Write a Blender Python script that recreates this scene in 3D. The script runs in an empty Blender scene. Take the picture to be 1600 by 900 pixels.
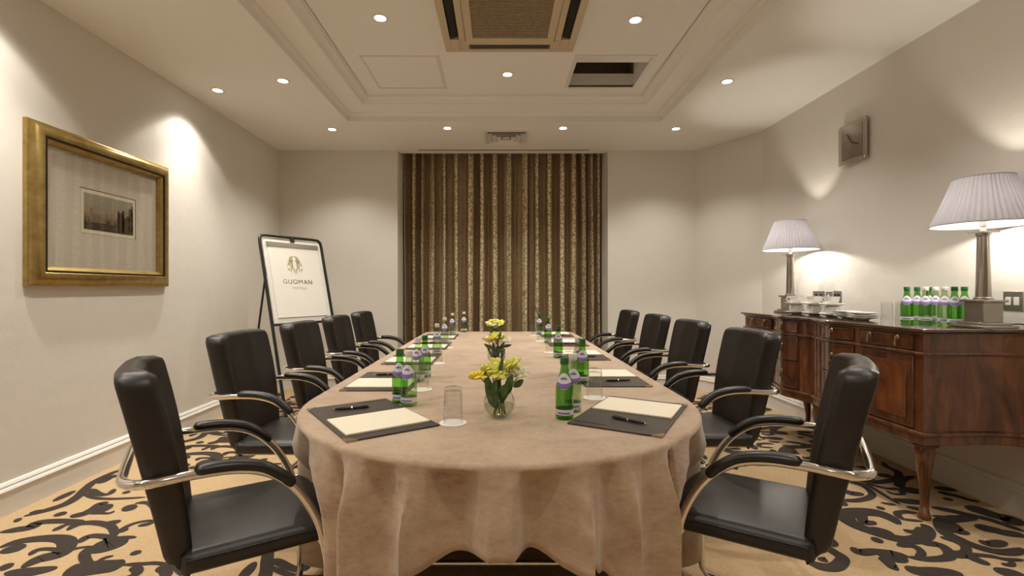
import bpy, math, random
from mathutils import Vector, Matrix
random.seed(7)
C = bpy.context.scene.collection
sc = bpy.context.scene
PI = math.pi

# ------------------------------------------------------------------ camera, exposure
F, CX, CY, EYE = 755.0, 780.0, 451.5, 1.2      # focal length in px, principal point, eye height
cam = bpy.data.objects.new('camera', bpy.data.cameras.new('camera')); C.objects.link(cam)
cam.location = (0, 0, EYE); cam.rotation_euler = (PI / 2, 0, 0)
cam.data.sensor_width = 36.0; cam.data.lens = F / 1600 * 36.0
cam.data.shift_x = (800 - CX) / 1600; cam.data.shift_y = (CY - 450) / 1600
cam.data.clip_start = 0.02
sc.camera = cam
sc.view_settings.view_transform = 'Standard'; sc.view_settings.look = 'None'
sc.view_settings.gamma = 1.0; sc.view_settings.use_curve_mapping = False
sc.view_settings.exposure = 0.08
sc.cycles.transparent_max_bounces = 32
sc.cycles.max_bounces = 12; sc.cycles.diffuse_bounces = 6; sc.cycles.glossy_bounces = 4
sc.cycles.sample_clamp_indirect = 4.0
world = bpy.data.worlds.new('world'); sc.world = world; world.use_nodes = True
world.node_tree.nodes['Background'].inputs[0].default_value = (1.0, 0.9, 0.78, 1)
world.node_tree.nodes['Background'].inputs[1].default_value = 0.02
WARM = (1.0, 0.935, 0.825)
P_DOWN, P_ACCENT, P_LAMP = 29.0, 15.0, 17.0

# room numbers
XL, XR, YB, YN, ZC = -2.63, 2.76, 5.78, -1.9, 2.855
TZ = 0.745                                     # top of the cloth on the table

def at(px, py, Z):                             # where the photo's line of sight meets the level Z
    y = F * (EYE - Z) / (py - CY)
    return ((px - CX) / F * y, y)

# ------------------------------------------------------------------ materials
def mat(name, col=(.8, .8, .8), rough=.5, metal=0.0, coat=0.0, spec=0.5, sheen=0.0):
    m = bpy.data.materials.new(name); m.use_nodes = True
    b = m.node_tree.nodes['Principled BSDF']
    b.inputs['Base Color'].default_value = (*col, 1); b.inputs['Roughness'].default_value = rough
    b.inputs['Metallic'].default_value = metal; b.inputs['Coat Weight'].default_value = coat
    b.inputs['Coat Roughness'].default_value = .08
    b.inputs['Specular IOR Level'].default_value = spec; b.inputs['Sheen Weight'].default_value = sheen
    return m
def nd(m, t, **kw):
    n = m.node_tree.nodes.new(t)
    for k, v in kw.items():
        if k in n.inputs: n.inputs[k].default_value = v
        else: setattr(n, k, v)
    return n
def lk(m, a, b): m.node_tree.links.new(a, b)
def bsdf(m): return m.node_tree.nodes['Principled BSDF']
def coords(m, scale=(1, 1, 1)):
    tc = nd(m, 'ShaderNodeTexCoord'); mp = nd(m, 'ShaderNodeMapping'); mp.inputs['Scale'].default_value = scale
    lk(m, tc.outputs['Object'], mp.inputs['Vector']); return mp.outputs['Vector']
def ramp(m, fac, stops):
    r = nd(m, 'ShaderNodeValToRGB'); e = r.color_ramp.elements
    while len(e) < len(stops): e.new(.5)
    for k, (p, c) in enumerate(stops): e[k].position = p; e[k].color = (*c, 1)
    lk(m, fac, r.inputs['Fac']); return r.outputs['Color']
def noise(m, vec, scale, detail=3, rough=.5, dist=0.0):
    n = nd(m, 'ShaderNodeTexNoise'); n.inputs['Scale'].default_value = scale; n.inputs['Detail'].default_value = detail
    n.inputs['Roughness'].default_value = rough; n.inputs['Distortion'].default_value = dist
    lk(m, vec, n.inputs['Vector']); return n.outputs['Fac']
def bump(m, fac, strength=.1, dist=.01):
    b = nd(m, 'ShaderNodeBump'); b.inputs['Strength'].default_value = strength; b.inputs['Distance'].default_value = dist
    lk(m, fac, b.inputs['Height']); lk(m, b.outputs['Normal'], bsdf(m).inputs['Normal'])
def speckled(name, stops, scale, rough, bscale=None, bs=.1, bd=.01, vec_scale=(1, 1, 1), **kw):
    m = mat(name, stops[0][1], rough, **kw); v = coords(m, vec_scale)
    lk(m, ramp(m, noise(m, v, scale, 5, .6), stops), bsdf(m).inputs['Base Color'])
    if bscale: bump(m, noise(m, v, bscale, 3), bs, bd)
    return m
M = {}
M['wall'] = speckled('wall_paint', [(.3, (.66, .635, .59)), (.7, (.69, .665, .62))], 1.5, .62, 9, .14, .02)
M['ceiling'] = speckled('ceiling_paint', [(.3, (.79, .785, .755)), (.7, (.81, .805, .775))], 1.2, .8, 30, .05, .005)
M['trim'] = mat('gloss_white_trim', (.74, .72, .69), .28)
M['carpet'] = speckled('carpet_gold', [(.3, (.46, .315, .165)), (.7, (.58, .41, .225))], 60, .95, 400, .6, .004, sheen=.2)
M['scroll'] = speckled('carpet_dark', [(.3, (.028, .020, .016)), (.7, (.045, .033, .026))], 90, .95, 400, .6, .004)
M['leather'] = speckled('black_leather', [(.3, (.013, .0105, .009)), (.7, (.019, .0155, .0135))], 12, .40, 260, .16, .002)
M['pad'] = speckled('arm_leather', [(.3, (.008, .007, .007)), (.7, (.012, .010, .010))], 12, .36, 260, .12, .002)
M['chrome'] = mat('chrome', (.80, .78, .75), .10, 1.0)
M['black_metal'] = mat('black_metal', (.012, .012, .012), .4)
M['cloth'] = None
m = mat('suede_tablecloth', (.4, .3, .2), .9, sheen=.35); M['cloth'] = m
v = coords(m, (1, 1, 2.0)); n1 = noise(m, v, 5, 6, .65, .6); n2 = noise(m, v, 45, 4, .7)
mx = nd(m, 'ShaderNodeMath', operation='MULTIPLY_ADD'); lk(m, n2, mx.inputs[0]); mx.inputs[1].default_value = .45; lk(m, n1, mx.inputs[2])
lk(m, ramp(m, mx.outputs[0], [(.46, (.25, .143, .104)), (.64, (.378, .258, .174)), (.88, (.47, .345, .238))]), bsdf(m).inputs['Base Color'])
bump(m, n2, .15, .004)
def woodmat(name, c0, c1, c2, scale, sx, rough=.22, coat=.5):
    m = mat(name, c1, rough, coat=coat); v = coords(m, sx)
    f = noise(m, v, scale, 6, .6, .9)
    lk(m, ramp(m, f, [(.32, c0), (.5, c1), (.68, c2)]), bsdf(m).inputs['Base Color'])
    bump(m, f, .04, .003); return m
M['wood'] = woodmat('walnut_wood', (.045, .016, .008), (.125, .042, .016), (.215, .082, .030), 3.2, (2.5, 2.5, .7))
M['wood_door'] = woodmat('walnut_veneer', (.06, .016, .006), (.17, .05, .016), (.27, .10, .032), 4.0, (1.5, 1.6, .8))
M['wood_top'] = woodmat('polished_wood_top', (.035, .018, .012), (.075, .036, .022), (.11, .055, .032), 2.5, (2.5, .5, 1), .10, 1.0)
M['gold'] = speckled('gilt', [(.3, (.32, .215, .065)), (.7, (.50, .37, .14))], 14, .33, 60, .08, .003, vec_scale=(1, 1, 1), metal=.85)
M['black'] = mat('black_lacquer', (.01, .009, .009), .3)
M['brass'] = mat('aged_brass', (.42, .33, .18), .32, 1.0)
M['pewter'] = speckled('pewter', [(.3, (.34, .31, .27)), (.7, (.44, .41, .36))], 8, .26, metal=.9)
M['paper'] = mat('white_paper', (.80, .78, .72), .8)
M['cream'] = mat('cream_paper', (.80, .74, .60), .8)
M['mount'] = mat('picture_mount', (.66, .61, .53), .8)
M['blotter'] = speckled('brown_leatherette', [(.3, (.046, .034, .027)), (.7, (.064, .049, .040))], 20, .45, 300, .1, .002)
M['plastic'] = mat('black_plastic', (.012, .012, .013), .3)
M['china'] = mat('white_china', (.74, .73, .70), .18)
M['beige'] = mat('beige_plastic', (.56, .47, .33), .5)
M['grille'] = speckled('beige_grille', [(.3, (.31, .245, .155)), (.7, (.34, .27, .175))], 90, .6)
M['dark'] = mat('dark_slot', (.018, .015, .013), .7)
M['green_leaf'] = speckled('leaf_green', [(.3, (.035, .085, .02)), (.7, (.09, .17, .04))], 30, .45)
M['yellow'] = speckled('petal_yellow', [(.3, (.78, .58, .02)), (.7, (.88, .76, .08))], 40, .5)
M['pale_yellow'] = speckled('petal_lime', [(.3, (.62, .62, .08)), (.7, (.78, .76, .20))], 40, .5)
M['white_petal'] = speckled('petal_white', [(.3, (.72, .68, .50)), (.7, (.82, .80, .66))], 40, .5)
M['purple'] = mat('purple_print', (.22, .15, .42), .5)
M['label'] = mat('label_white', (.68, .68, .74), .5)
M['green_cap'] = mat('green_cap', (.02, .13, .045), .35)
M['white_cap'] = mat('white_cap', (.75, .75, .72), .4)
M['olive_ink'] = mat('olive_ink', (.46, .40, .22), .7)
M['grey_ink'] = mat('grey_ink', (.16, .12, .09), .7)
M['pale_ink'] = mat('pale_ink', (.52, .46, .36), .7)
M['whiteboard'] = mat('whiteboard', (.76, .75, .72), .3)
M['steel'] = mat('brushed_steel', (.50, .47, .42), .35, 1.0)
M['clock_face'] = speckled('clock_face', [(.3, (.24, .20, .16)), (.7, (.29, .245, .20))], 12, .18, metal=.4)
M['clock_glass'] = mat('clock_perspex', (.36, .31, .25), .12, coat=.6)
def glassmat(name, tint, gloss=.12, rough=.02):
    m = bpy.data.materials.new(name); m.use_nodes = True; nt = m.node_tree; nt.nodes.clear()
    o = nd(m, 'ShaderNodeOutputMaterial'); mx = nd(m, 'ShaderNodeMixShader'); t = nd(m, 'ShaderNodeBsdfTransparent'); g = nd(m, 'ShaderNodeBsdfGlossy')
    t.inputs['Color'].default_value = (*tint, 1); g.inputs['Roughness'].default_value = rough
    lw = nd(m, 'ShaderNodeLayerWeight'); lw.inputs['Blend'].default_value = .5
    pw = nd(m, 'ShaderNodeMath', operation='POWER'); pw.inputs[1].default_value = 3.5; lk(m, lw.outputs['Facing'], pw.inputs[0])
    mm = nd(m, 'ShaderNodeMath', operation='MULTIPLY_ADD'); mm.inputs[1].default_value = .7; mm.inputs[2].default_value = gloss * .35
    lk(m, pw.outputs[0], mm.inputs[0]); lk(m, mm.outputs[0], mx.inputs[0])
    lk(m, t.outputs[0], mx.inputs[1]); lk(m, g.outputs[0], mx.inputs[2]); lk(m, mx.outputs[0], o.inputs['Surface'])
    return m
M['glass'] = glassmat('clear_glass', (.965, .97, .965), .10)
M['pane'] = glassmat('picture_glass', (.97, .97, .96), .25)
M['green_glass'] = glassmat('green_glass', (.36, .66, .22), .15, .03)
M['pale_glass'] = glassmat('pale_green_glass', (.66, .80, .56), .2, .03)
M['water'] = glassmat('vase_water', (.86, .90, .80), .05)
def emit(name, col, s):
    m = bpy.data.materials.new(name); m.use_nodes = True; nt = m.node_tree; nt.nodes.clear()
    o = nd(m, 'ShaderNodeOutputMaterial'); e = nd(m, 'ShaderNodeEmission'); e.inputs[0].default_value = (*col, 1); e.inputs[1].default_value = s
    lk(m, e.outputs[0], o.inputs['Surface']); return m
M['bulb'] = emit('lamp_bulb', (1, .93, .80), 14.0)
m = bpy.data.materials.new('pleated_shade_fabric'); m.use_nodes = True; M['shade'] = m
b = bsdf(m); b.inputs['Base Color'].default_value = (.60, .59, .62, 1); b.inputs['Roughness'].default_value = .8
tr = nd(m, 'ShaderNodeBsdfTranslucent'); tr.inputs[0].default_value = (.38, .37, .40, 1)
mx = nd(m, 'ShaderNodeMixShader'); mx.inputs[0].default_value = .34
lk(m, b.outputs[0], mx.inputs[1]); lk(m, tr.outputs[0], mx.inputs[2]); lk(m, mx.outputs[0], m.node_tree.nodes['Material Output'].inputs['Surface'])
M['shade_lining'] = mat('shade_lining', (.85, .83, .80), .7)
# brocade curtain: brown ground with a gold vine
m = mat('brocade_curtain', (.2, .14, .08), .42); M['curtain'] = m
tc = nd(m, 'ShaderNodeTexCoord'); mp = nd(m, 'ShaderNodeMapping'); mp.inputs['Scale'].default_value = (1, 1, 1)
lk(m, tc.outputs['UV'], mp.inputs['Vector'])
nz = nd(m, 'ShaderNodeTexNoise'); nz.inputs['Scale'].default_value = 9; lk(m, mp.outputs[0], nz.inputs['Vector'])
ad = nd(m, 'ShaderNodeVectorMath', operation='MULTIPLY_ADD'); lk(m, nz.outputs['Color'], ad.inputs[0]); ad.inputs[1].default_value = (.07, .07, 0); lk(m, mp.outputs[0], ad.inputs[2])
vo = nd(m, 'ShaderNodeTexVoronoi', feature='DISTANCE_TO_EDGE'); vo.inputs['Scale'].default_value = 22; lk(m, ad.outputs[0], vo.inputs['Vector'])
mask = ramp(m, vo.outputs['Distance'], [(.05, (0, 0, 0)), (.11, (1, 1, 1))])
mc = nd(m, 'ShaderNodeMix', data_type='RGBA'); lk(m, mask, mc.inputs['Factor'])
mc.inputs['A'].default_value = (.36, .28, .16, 1); mc.inputs['B'].default_value = (.78, .70, .48, 1)
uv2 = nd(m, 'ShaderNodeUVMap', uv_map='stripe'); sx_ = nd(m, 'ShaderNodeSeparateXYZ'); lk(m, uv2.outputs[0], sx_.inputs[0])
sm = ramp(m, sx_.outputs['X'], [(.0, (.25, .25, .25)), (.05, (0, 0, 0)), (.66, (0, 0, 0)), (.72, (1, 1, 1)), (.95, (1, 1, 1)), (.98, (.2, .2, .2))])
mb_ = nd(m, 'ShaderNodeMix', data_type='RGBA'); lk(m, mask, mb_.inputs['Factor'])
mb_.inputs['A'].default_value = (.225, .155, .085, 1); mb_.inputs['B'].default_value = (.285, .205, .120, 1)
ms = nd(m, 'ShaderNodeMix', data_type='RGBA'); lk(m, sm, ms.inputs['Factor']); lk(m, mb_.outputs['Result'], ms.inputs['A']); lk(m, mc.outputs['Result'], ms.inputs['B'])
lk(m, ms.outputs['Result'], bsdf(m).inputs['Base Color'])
bsdf(m).inputs['Metallic'].default_value = .3
# the little engraving: sky over dark castle towers
m = mat('engraving', (.3, .25, .2), .8); M['print'] = m
tc = nd(m, 'ShaderNodeTexCoord'); sp = nd(m, 'ShaderNodeSeparateXYZ'); lk(m, tc.outputs['UV'], sp.inputs[0])
mpp = nd(m, 'ShaderNodeMapping'); mpp.inputs['Scale'].default_value = (9, 3, 1); lk(m, tc.outputs['UV'], mpp.inputs['Vector'])
nn = noise(m, mpp.outputs[0], 2.2, 6, .7)
ma = nd(m, 'ShaderNodeMath', operation='MULTIPLY_ADD'); lk(m, nn, ma.inputs[0]); ma.inputs[1].default_value = -.5; lk(m, sp.outputs['Y'], ma.inputs[2])
lk(m, ramp(m, ma.outputs[0], [(-.0, (.05, .035, .025)), (.12, (.20, .14, .09)), (.24, (.33, .26, .18)), (.6, (.36, .34, .27))]), bsdf(m).inputs['Base Color'])

# ------------------------------------------------------------------ mesh helpers
class MB:
    def __init__(s): s.v = []; s.f = []; s.m = []; s.uv = {}
    def add(s, vs, fs, mi=0):
        o = len(s.v); s.v += [tuple(p) for p in vs]
        for f in fs: s.f.append([i + o for i in f]); s.m.append(mi)
    def box(s, x0, x1, y0, y1, z0, z1, mi=0):
        s.add([(x, y, z) for z in (z0, z1) for y in (y0, y1) for x in (x0, x1)],
              [(0, 2, 3, 1), (4, 5, 7, 6), (0, 1, 5, 4), (2, 6, 7, 3), (0, 4, 6, 2), (1, 3, 7, 5)], mi)
    def obox(s, c, ax, ay, az, mi=0):            # box from centre and three half-axis vectors
        c, ax, ay, az = map(Vector, (c, ax, ay, az))
        s.add([c + i * ax + j * ay + k * az for k in (-1, 1) for j in (-1, 1) for i in (-1, 1)],
              [(0, 2, 3, 1), (4, 5, 7, 6), (0, 1, 5, 4), (2, 6, 7, 3), (0, 4, 6, 2), (1, 3, 7, 5)], mi)
    def prism(s, pts, z0, z1, mi=0, bev=0):      # plan polygon (counter-clockwise), extruded up
        n = len(pts)
        s.add([(x, y, z0) for x, y in pts] + [(x, y, z1) for x, y in pts],
              [list(range(n))[::-1], list(range(n, 2 * n))] + [(i, (i + 1) % n, n + (i + 1) % n, n + i) for i in range(n)], mi)
    def lathe(s, prof, c=(0, 0, 0), n=24, mi=0, rf=None, cap0=False, cap1=False):
        vs = []; fs = []
        for (r, z) in prof:
            for k in range(n):
                a = 2 * PI * k / n; rr = r * (rf(a, z) if rf else 1)
                vs.append((c[0] + rr * math.cos(a), c[1] + rr * math.sin(a), c[2] + z))
        for i in range(len(prof) - 1):
            for k in range(n):
                k2 = (k + 1) % n; fs.append((i * n + k, i * n + k2, (i + 1) * n + k2, (i + 1) * n + k))
        if cap0: fs.append(list(range(n))[::-1])
        if cap1: fs.append([(len(prof) - 1) * n + k for k in range(n)])
        s.add(vs, fs, mi)
    def tube(s, pts, r, n=10, mi=0, closed=False, sx=1, sy=1, up=None):
        P = [Vector(p) for p in pts]; N = len(P); vs = []; fs = []
        R = r if isinstance(r, (list, tuple)) else [r] * N
        T = []
        for i in range(N):
            a = P[(i - 1) % N] if (closed or i > 0) else P[i]; b_ = P[(i + 1) % N] if (closed or i < N - 1) else P[i]
            T.append((b_ - a).normalized())
        u = Vector(up) if up else (Vector((0, 0, 1)) if abs(T[0].z) < .9 else Vector((1, 0, 0)))
        for i in range(N):
            u = u - T[i] * u.dot(T[i])
            if u.length < 1e-5: u = Vector((1, 0, 0)) - T[i] * T[i].x
            u.normalize(); w = T[i].cross(u)
            for k in range(n):
                a = 2 * PI * k / n; vs.append(P[i] + (u * math.cos(a) * sy + w * math.sin(a) * sx) * R[i])
        M_ = N if closed else N - 1
        for i in range(M_):
            j = (i + 1) % N
            for k in range(n):
                k2 = (k + 1) % n; fs.append((i * n + k, i * n + k2, j * n + k2, j * n + k))
        if not closed: fs.append(list(range(n))); fs.append([(N - 1) * n + k for k in range(n)][::-1])
        s.add(vs, fs, mi)
    def slab(s, nu, nv, Ff, Bf, mi=0):           # closed shell between a front and a back sheet
        vs = []; fs = []; W = nu + 1
        for fn in (Ff, Bf):
            for j in range(nv + 1):
                for i in range(nu + 1): vs.append(fn(i / nu * 2 - 1, j / nv * 2 - 1))
        K = W * (nv + 1)
        for j in range(nv):
            for i in range(nu):
                a = j * W + i; fs.append((a, a + 1, a + W + 1, a + W)); fs.append((K + a, K + a + W, K + a + W + 1, K + a + 1))
        for i in range(nu):
            fs.append((i, K + i, K + i + 1, i + 1)); a = nv * W + i; fs.append((a, a + 1, K + a + 1, K + a))
        for j in range(nv):
            a = j * W; fs.append((a, a + W, K + a + W, K + a)); a = j * W + nu; fs.append((a, K + a, K + a + W, a + W))
        s.add(vs, fs, mi)
    def ball(s, c, r, n=10, mi=0, sc_=(1, 1, 1), rot=None):
        vs = []; fs = []; h = n // 2
        for i in range(h + 1):
            t = PI * i / h
            for k in range(n):
                a = 2 * PI * k / n
                p = Vector((r * sc_[0] * math.sin(t) * math.cos(a), r * sc_[1] * math.sin(t) * math.sin(a), r * sc_[2] * math.cos(t)))
                if rot: p = rot @ p
                vs.append(Vector(c) + p)
        for i in range(h):
            for k in range(n): fs.append((i * n + k, (i + 1) * n + k, (i + 1) * n + (k + 1) % n, i * n + (k + 1) % n))
        s.add(vs, fs, mi)
    def build(s, name, mats, parent=None, smooth=None, loc=(0, 0, 0), rz=0, bevel=0, fixn=True):
        me = bpy.data.meshes.new(name); me.from_pydata([tuple(p) for p in s.v], [], s.f)
        for mm in (mats if isinstance(mats, (list, tuple)) else [mats]): me.materials.append(mm)
        me.polygons.foreach_set('material_index', s.m)
        if fixn:
            import bmesh
            bm = bmesh.new(); bm.from_mesh(me); bmesh.ops.remove_doubles(bm, verts=bm.verts, dist=1e-6)
            bmesh.ops.recalc_face_normals(bm, faces=bm.faces); bm.to_mesh(me); bm.free()
        if smooth is not None:
            me.polygons.foreach_set('use_smooth', [True] * len(me.polygons)); me.set_sharp_from_angle(angle=math.radians(smooth))
        me.update()
        o = bpy.data.objects.new(name, me); C.objects.link(o); o.location = loc; o.rotation_euler = (0, 0, rz)
        if parent: o.parent = parent
        if bevel:
            bv = o.modifiers.new('bevel', 'BEVEL'); bv.width = bevel; bv.segments = 3; bv.limit_method = 'ANGLE'; bv.angle_limit = math.radians(40)
            me.polygons.foreach_set('use_smooth', [True] * len(me.polygons)); me.set_sharp_from_angle(angle=math.radians(50))
        return o

def tag(o, label=None, cat=None, group=None, kind=None):
    if label: o['label'] = label
    if cat: o['category'] = cat
    if group: o['group'] = group
    if kind: o['kind'] = kind
    return o
def empty(name, loc=(0, 0, 0), rz=0, **kw):
    o = bpy.data.objects.new(name, None); o.empty_display_size = .1; C.objects.link(o)
    o.location = loc; o.rotation_euler = (0, 0, rz); return tag(o, **kw)
def kids(o): return [x for x in bpy.data.objects if x.parent is o]
def dup(root, loc, rz=0, **kw):
    def cp(o, par):
        c = o.copy(); C.objects.link(c)
        if par: c.parent = par
        for ch in kids(o): cp(ch, c)
        return c
    r = cp(root, None); r.location = loc; r.rotation_euler = (0, 0, rz); return tag(r, **kw)
def catmull(pts, n=8, closed=False):
    P = [Vector(p) for p in pts]; out = []; N = len(P)
    for i in range(N if closed else N - 1):
        p0 = P[(i - 1) % N] if (closed or i > 0) else P[0]; p1 = P[i]; p2 = P[(i + 1) % N]
        p3 = P[(i + 2) % N] if (closed or i < N - 2) else P[-1]
        for k in range(n):
            t = k / n
            out.append(.5 * ((2 * p1) + (p2 - p0) * t + (2 * p0 - 5 * p1 + 4 * p2 - p3) * t * t + (3 * p1 - p0 - 3 * p2 + p3) * t ** 3))
    if not closed: out.append(P[-1])
    return out
def sstep(a, b, x):
    t = max(0, min(1, (x - a) / (b - a))); return t * t * (3 - 2 * t)
def area2(p): return sum(p[i][0] * p[(i + 1) % len(p)][1] - p[(i + 1) % len(p)][0] * p[i][1] for i in range(len(p)))

# ------------------------------------------------------------------ room shell
YR = 6.42                                       # back of the curtain recess
RX0, RX1 = -1.215, 1.30                         # recess sides
AX = 2.358                                      # splayed corner starts here on the back wall
def st(o, **k): return tag(o, kind='structure', **k)
w = MB(); w.box(XL - .1, XL, YN - .1, YB + .1, 0, ZC + .3); st(w.build('wall_left', M['wall']))
w = MB(); w.box(XR, XR + .1, YN - .1, 5.07, 0, ZC + .3)
st(w.build('wall_right', M['wall']))
w = MB(); w.prism([(XR, 5.07), (XR + .1, 5.07), (XR + .1, YB + .1), (AX, YB + .1), (AX, YB)], 0, ZC + .3); st(w.build('wall_corner', M['wall']))
w = MB(); w.box(XL, RX0, YB, YB + .1, 0, ZC + .3); w.box(RX1, AX, YB, YB + .1, 0, ZC + .3); st(w.build('wall_back', M['wall']))
w = MB(); w.box(RX0 - .05, RX0, YB + .1, YR, 0, 3.2); w.box(RX1, RX1 + .05, YB + .1, YR, 0, 3.2); w.box(RX0 - .05, RX1 + .05, YR, YR + .1, 0, 3.2)
w.box(RX0, RX1, 5.90, YR, 3.12, 3.2)
st(w.build('wall_recess', M['wall']))
w = MB(); w.box(XL, XR, YN - .1, YN, 0, ZC + .3); st(w.build('wall_front', M['wall']))

# ceiling with a stepped tray
tl = at(543, 190, ZC) if False else None
def atc(px, py, Z): return at(px, py, Z)
TX0, TX1, TY0, TY1 = -1.50, 1.60, 1.55, 4.77
prof = [(.001, -.001), (.001, .050), (.016, .054), (.030, .066), (.034, .078), (.205, .078), (.215, .084), (.222, .100), (.240, .124), (.262, .136), (.268, .150), (.285, .150)]
w = MB()
w.box(XL, TX0, YN, YB, ZC, ZC + .3); w.box(TX1, XR, YN, YB, ZC, ZC + .3)
w.box(TX0, TX1, YN, TY0, ZC, ZC + .3); w.box(TX0, TX1, TY1, YB, ZC, ZC + .3)
w.box(RX0, RX1, YB, 5.90, ZC, 3.2)              # lip the curtain hangs behind
st(w.build('ceiling', M['ceiling'], fixn=False))
w = MB(); rings = []
for d, dz in prof: rings.append([(TX0 + d, TY0 + d, ZC + dz), (TX1 - d, TY0 + d, ZC + dz), (TX1 - d, TY1 - d, ZC + dz), (TX0 + d, TY1 - d, ZC + dz)])
vs = [p for r in rings for p in r]; fs = []
for i in range(len(rings) - 1):
    for k in range(4): fs.append((i * 4 + k, i * 4 + (k + 1) % 4, (i + 1) * 4 + (k + 1) % 4, (i + 1) * 4 + k))
w.add(vs, fs); st(w.build('trim_1', M['ceiling'], fixn=False))
ZT = ZC + .150
HX0, HX1, HY0, HY1 = .60, 1.205, 3.74, 4.33     # open ceiling hatch
X0, X1, Y0, Y1 = TX0 + .28, TX1 - .28, TY0 + .28, TY1 - .28
w = MB()
w.box(X0, HX0, Y0, Y1, ZT, ZT + .02); w.box(HX1, X1, Y0, Y1, ZT, ZT + .02); w.box(HX0, HX1, Y0, HY0, ZT, ZT + .02); w.box(HX0, HX1, HY1, Y1, ZT, ZT + .02)
st(w.build('ceiling_tray', M['ceiling'], fixn=False))
w = MB()                                        # roof over everything so no light leaks in
w.box(XL - .1, XR + .1, YN - .1, YR + .1, 3.6, 3.7); st(w.build('ceiling_slab', M['ceiling']))

# skirting boards
sk = [(0, 0), (.022, 0), (.022, .118), (.030, .122), (.034, .132), (.028, .142), (.018, .146), (.020, .156), (.012, .168), (0, .172)]
def skirting(name, a, b_, nrm):
    w = MB(); a = Vector((*a, 0)); b_ = Vector((*b_, 0)); n_ = Vector((*nrm, 0)).normalized()
    vs = [p + n_ * d + Vector((0, 0, z)) for p in (a, b_) for d, z in sk]; L = len(sk)
    w.add(vs, [(i, i + 1, L + i + 1, L + i) for i in range(L - 1)] + [list(range(L)), list(range(L, 2 * L))])
    st(w.build(name, M['trim']))
skirting('baseboard_left', (XL, YN), (XL, YB), (1, 0))
skirting('baseboard_right', (XR, YN), (XR, 5.07), (-1, 0))
skirting('baseboard_corner', (XR, 5.07), (AX, YB), (-(YB - 5.07), -(XR - AX)))
skirting('baseboard_back', (XL, YB), (RX0, YB), (0, -1))
skirting('baseboard_back.001', (RX1, YB), (AX, YB), (0, -1))

# ------------------------------------------------------------------ carpet with scrollwork
fl = MB(); fl.box(XL - .1, XR + .1, YN - .1, YR + .1, -.05, 0, 0)
layer = [0]; seen = []
def ribbon(P, wmax, kind=0):
    seen.append((sum(p[0] for p in P) / len(P), sum(p[1] for p in P) / len(P)))
    Q = catmull([(x, y, 0) for x, y in P], 7)
    Q = [q for i, q in enumerate(Q) if i == 0 or (q - Q[i - 1]).length > 1e-4]
    L = [0]
    for i in range(1, len(Q)): L.append(L[-1] + (Q[i] - Q[i - 1]).length)
    z = .0012 + (layer[0] % 60) * .00004; layer[0] += 1; vs = []
    for i, q in enumerate(Q):
        t = L[i] / max(L[-1], 1e-6); a = Q[max(i - 1, 0)]; c_ = Q[min(i + 1, len(Q) - 1)]; d = (c_ - a).normalized(); n_ = Vector((-d.y, d.x, 0))
        if len(P) <= 3: wd = math.sqrt(max(0, 1 - (2 * t - 1) ** 2)) * .5
        else: wd = .5 * (min(1, math.sqrt(t * 7 + .02)) * (1 - .35 * t) * min(1, math.sqrt((1 - t) * 9 + .12)))
        for s_ in (-1, 1):
            p = q + n_ * s_ * wd * wmax
            vs.append((min(max(p.x, XL), XR), min(p.y, YR), z))
    fl.add(vs, [(2 * i, 2 * i + 1, 2 * i + 3, 2 * i + 2) for i in range(len(Q) - 1)], 1)
SL = [([(0,620),(100,605),(200,590),(240,560),(370,550),(540,555)],.07),([(140,850),(260,790),(380,760),(430,700),(400,665),(280,660),(120,680),(0,720)],.09),
([(10,760),(80,730),(170,700)],.09),([(390,770),(470,730),(560,715),(600,720)],.03),([(510,690),(560,650),(640,645),(720,660),(800,655),(870,655)],.05),
([(580,715),(680,700),(800,650)],.16),([(430,610),(500,570),(600,560),(700,580),(730,620),(720,660)],.055),([(340,615),(420,575),(520,560),(560,550)],.04),
([(650,570),(720,560),(775,545)],.06),([(450,515),(530,505),(600,470),(640,440),(690,435)],.07),([(570,505),(640,480),(690,440)],.09),([(600,500),(660,500),(700,500),(730,485)],.03),
([(345,510),(385,505),(430,495)],.06),([(830,760),(870,752),(905,740)],.045),([(780,370),(808,366),(835,360)],.045),([(760,320),(830,315),(900,320)],.13),
([(150,520),(300,480),(420,440),(500,390),(540,350),(600,300),(700,250),(790,215)],.065),([(640,310),(680,275),(760,260)],.08),
([(535,370),(600,400),(720,408),(930,398)],.035),([(570,345),(640,380),(700,375),(730,345)],.05),([(775,475),(830,465),(880,455)],.09),([(860,440),(900,432),(960,440),(1000,500)],.04),
([(740,630),(820,580),(900,555),(980,545)],.035),([(880,580),(940,570),(990,550)],.04),([(560,720),(540,780),(580,840),(640,880)],.05),([(400,890),(560,855),(700,840),(790,830)],.14),
([(600,830),(660,790),(710,775),(720,770)],.03),([(780,830),(900,825),(1000,820),(1100,840),(1160,900)],.03),([(850,840),(880,870),(850,900),(760,930)],.05),([(1020,840),(1060,870),(1050,910),(980,940)],.06),
([(30,880),(200,875),(370,850)],.07),([(0,870),(30,850),(60,820)],.05),([(85,550),(110,545),(140,540)],.05),([(190,505),(230,490),(270,480)],.04),([(340,425),(420,385),(480,355)],.05),
([(190,770),(240,735),(330,730),(380,750)],.035),([(730,620),(780,610),(820,605)],.05)]
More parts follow.
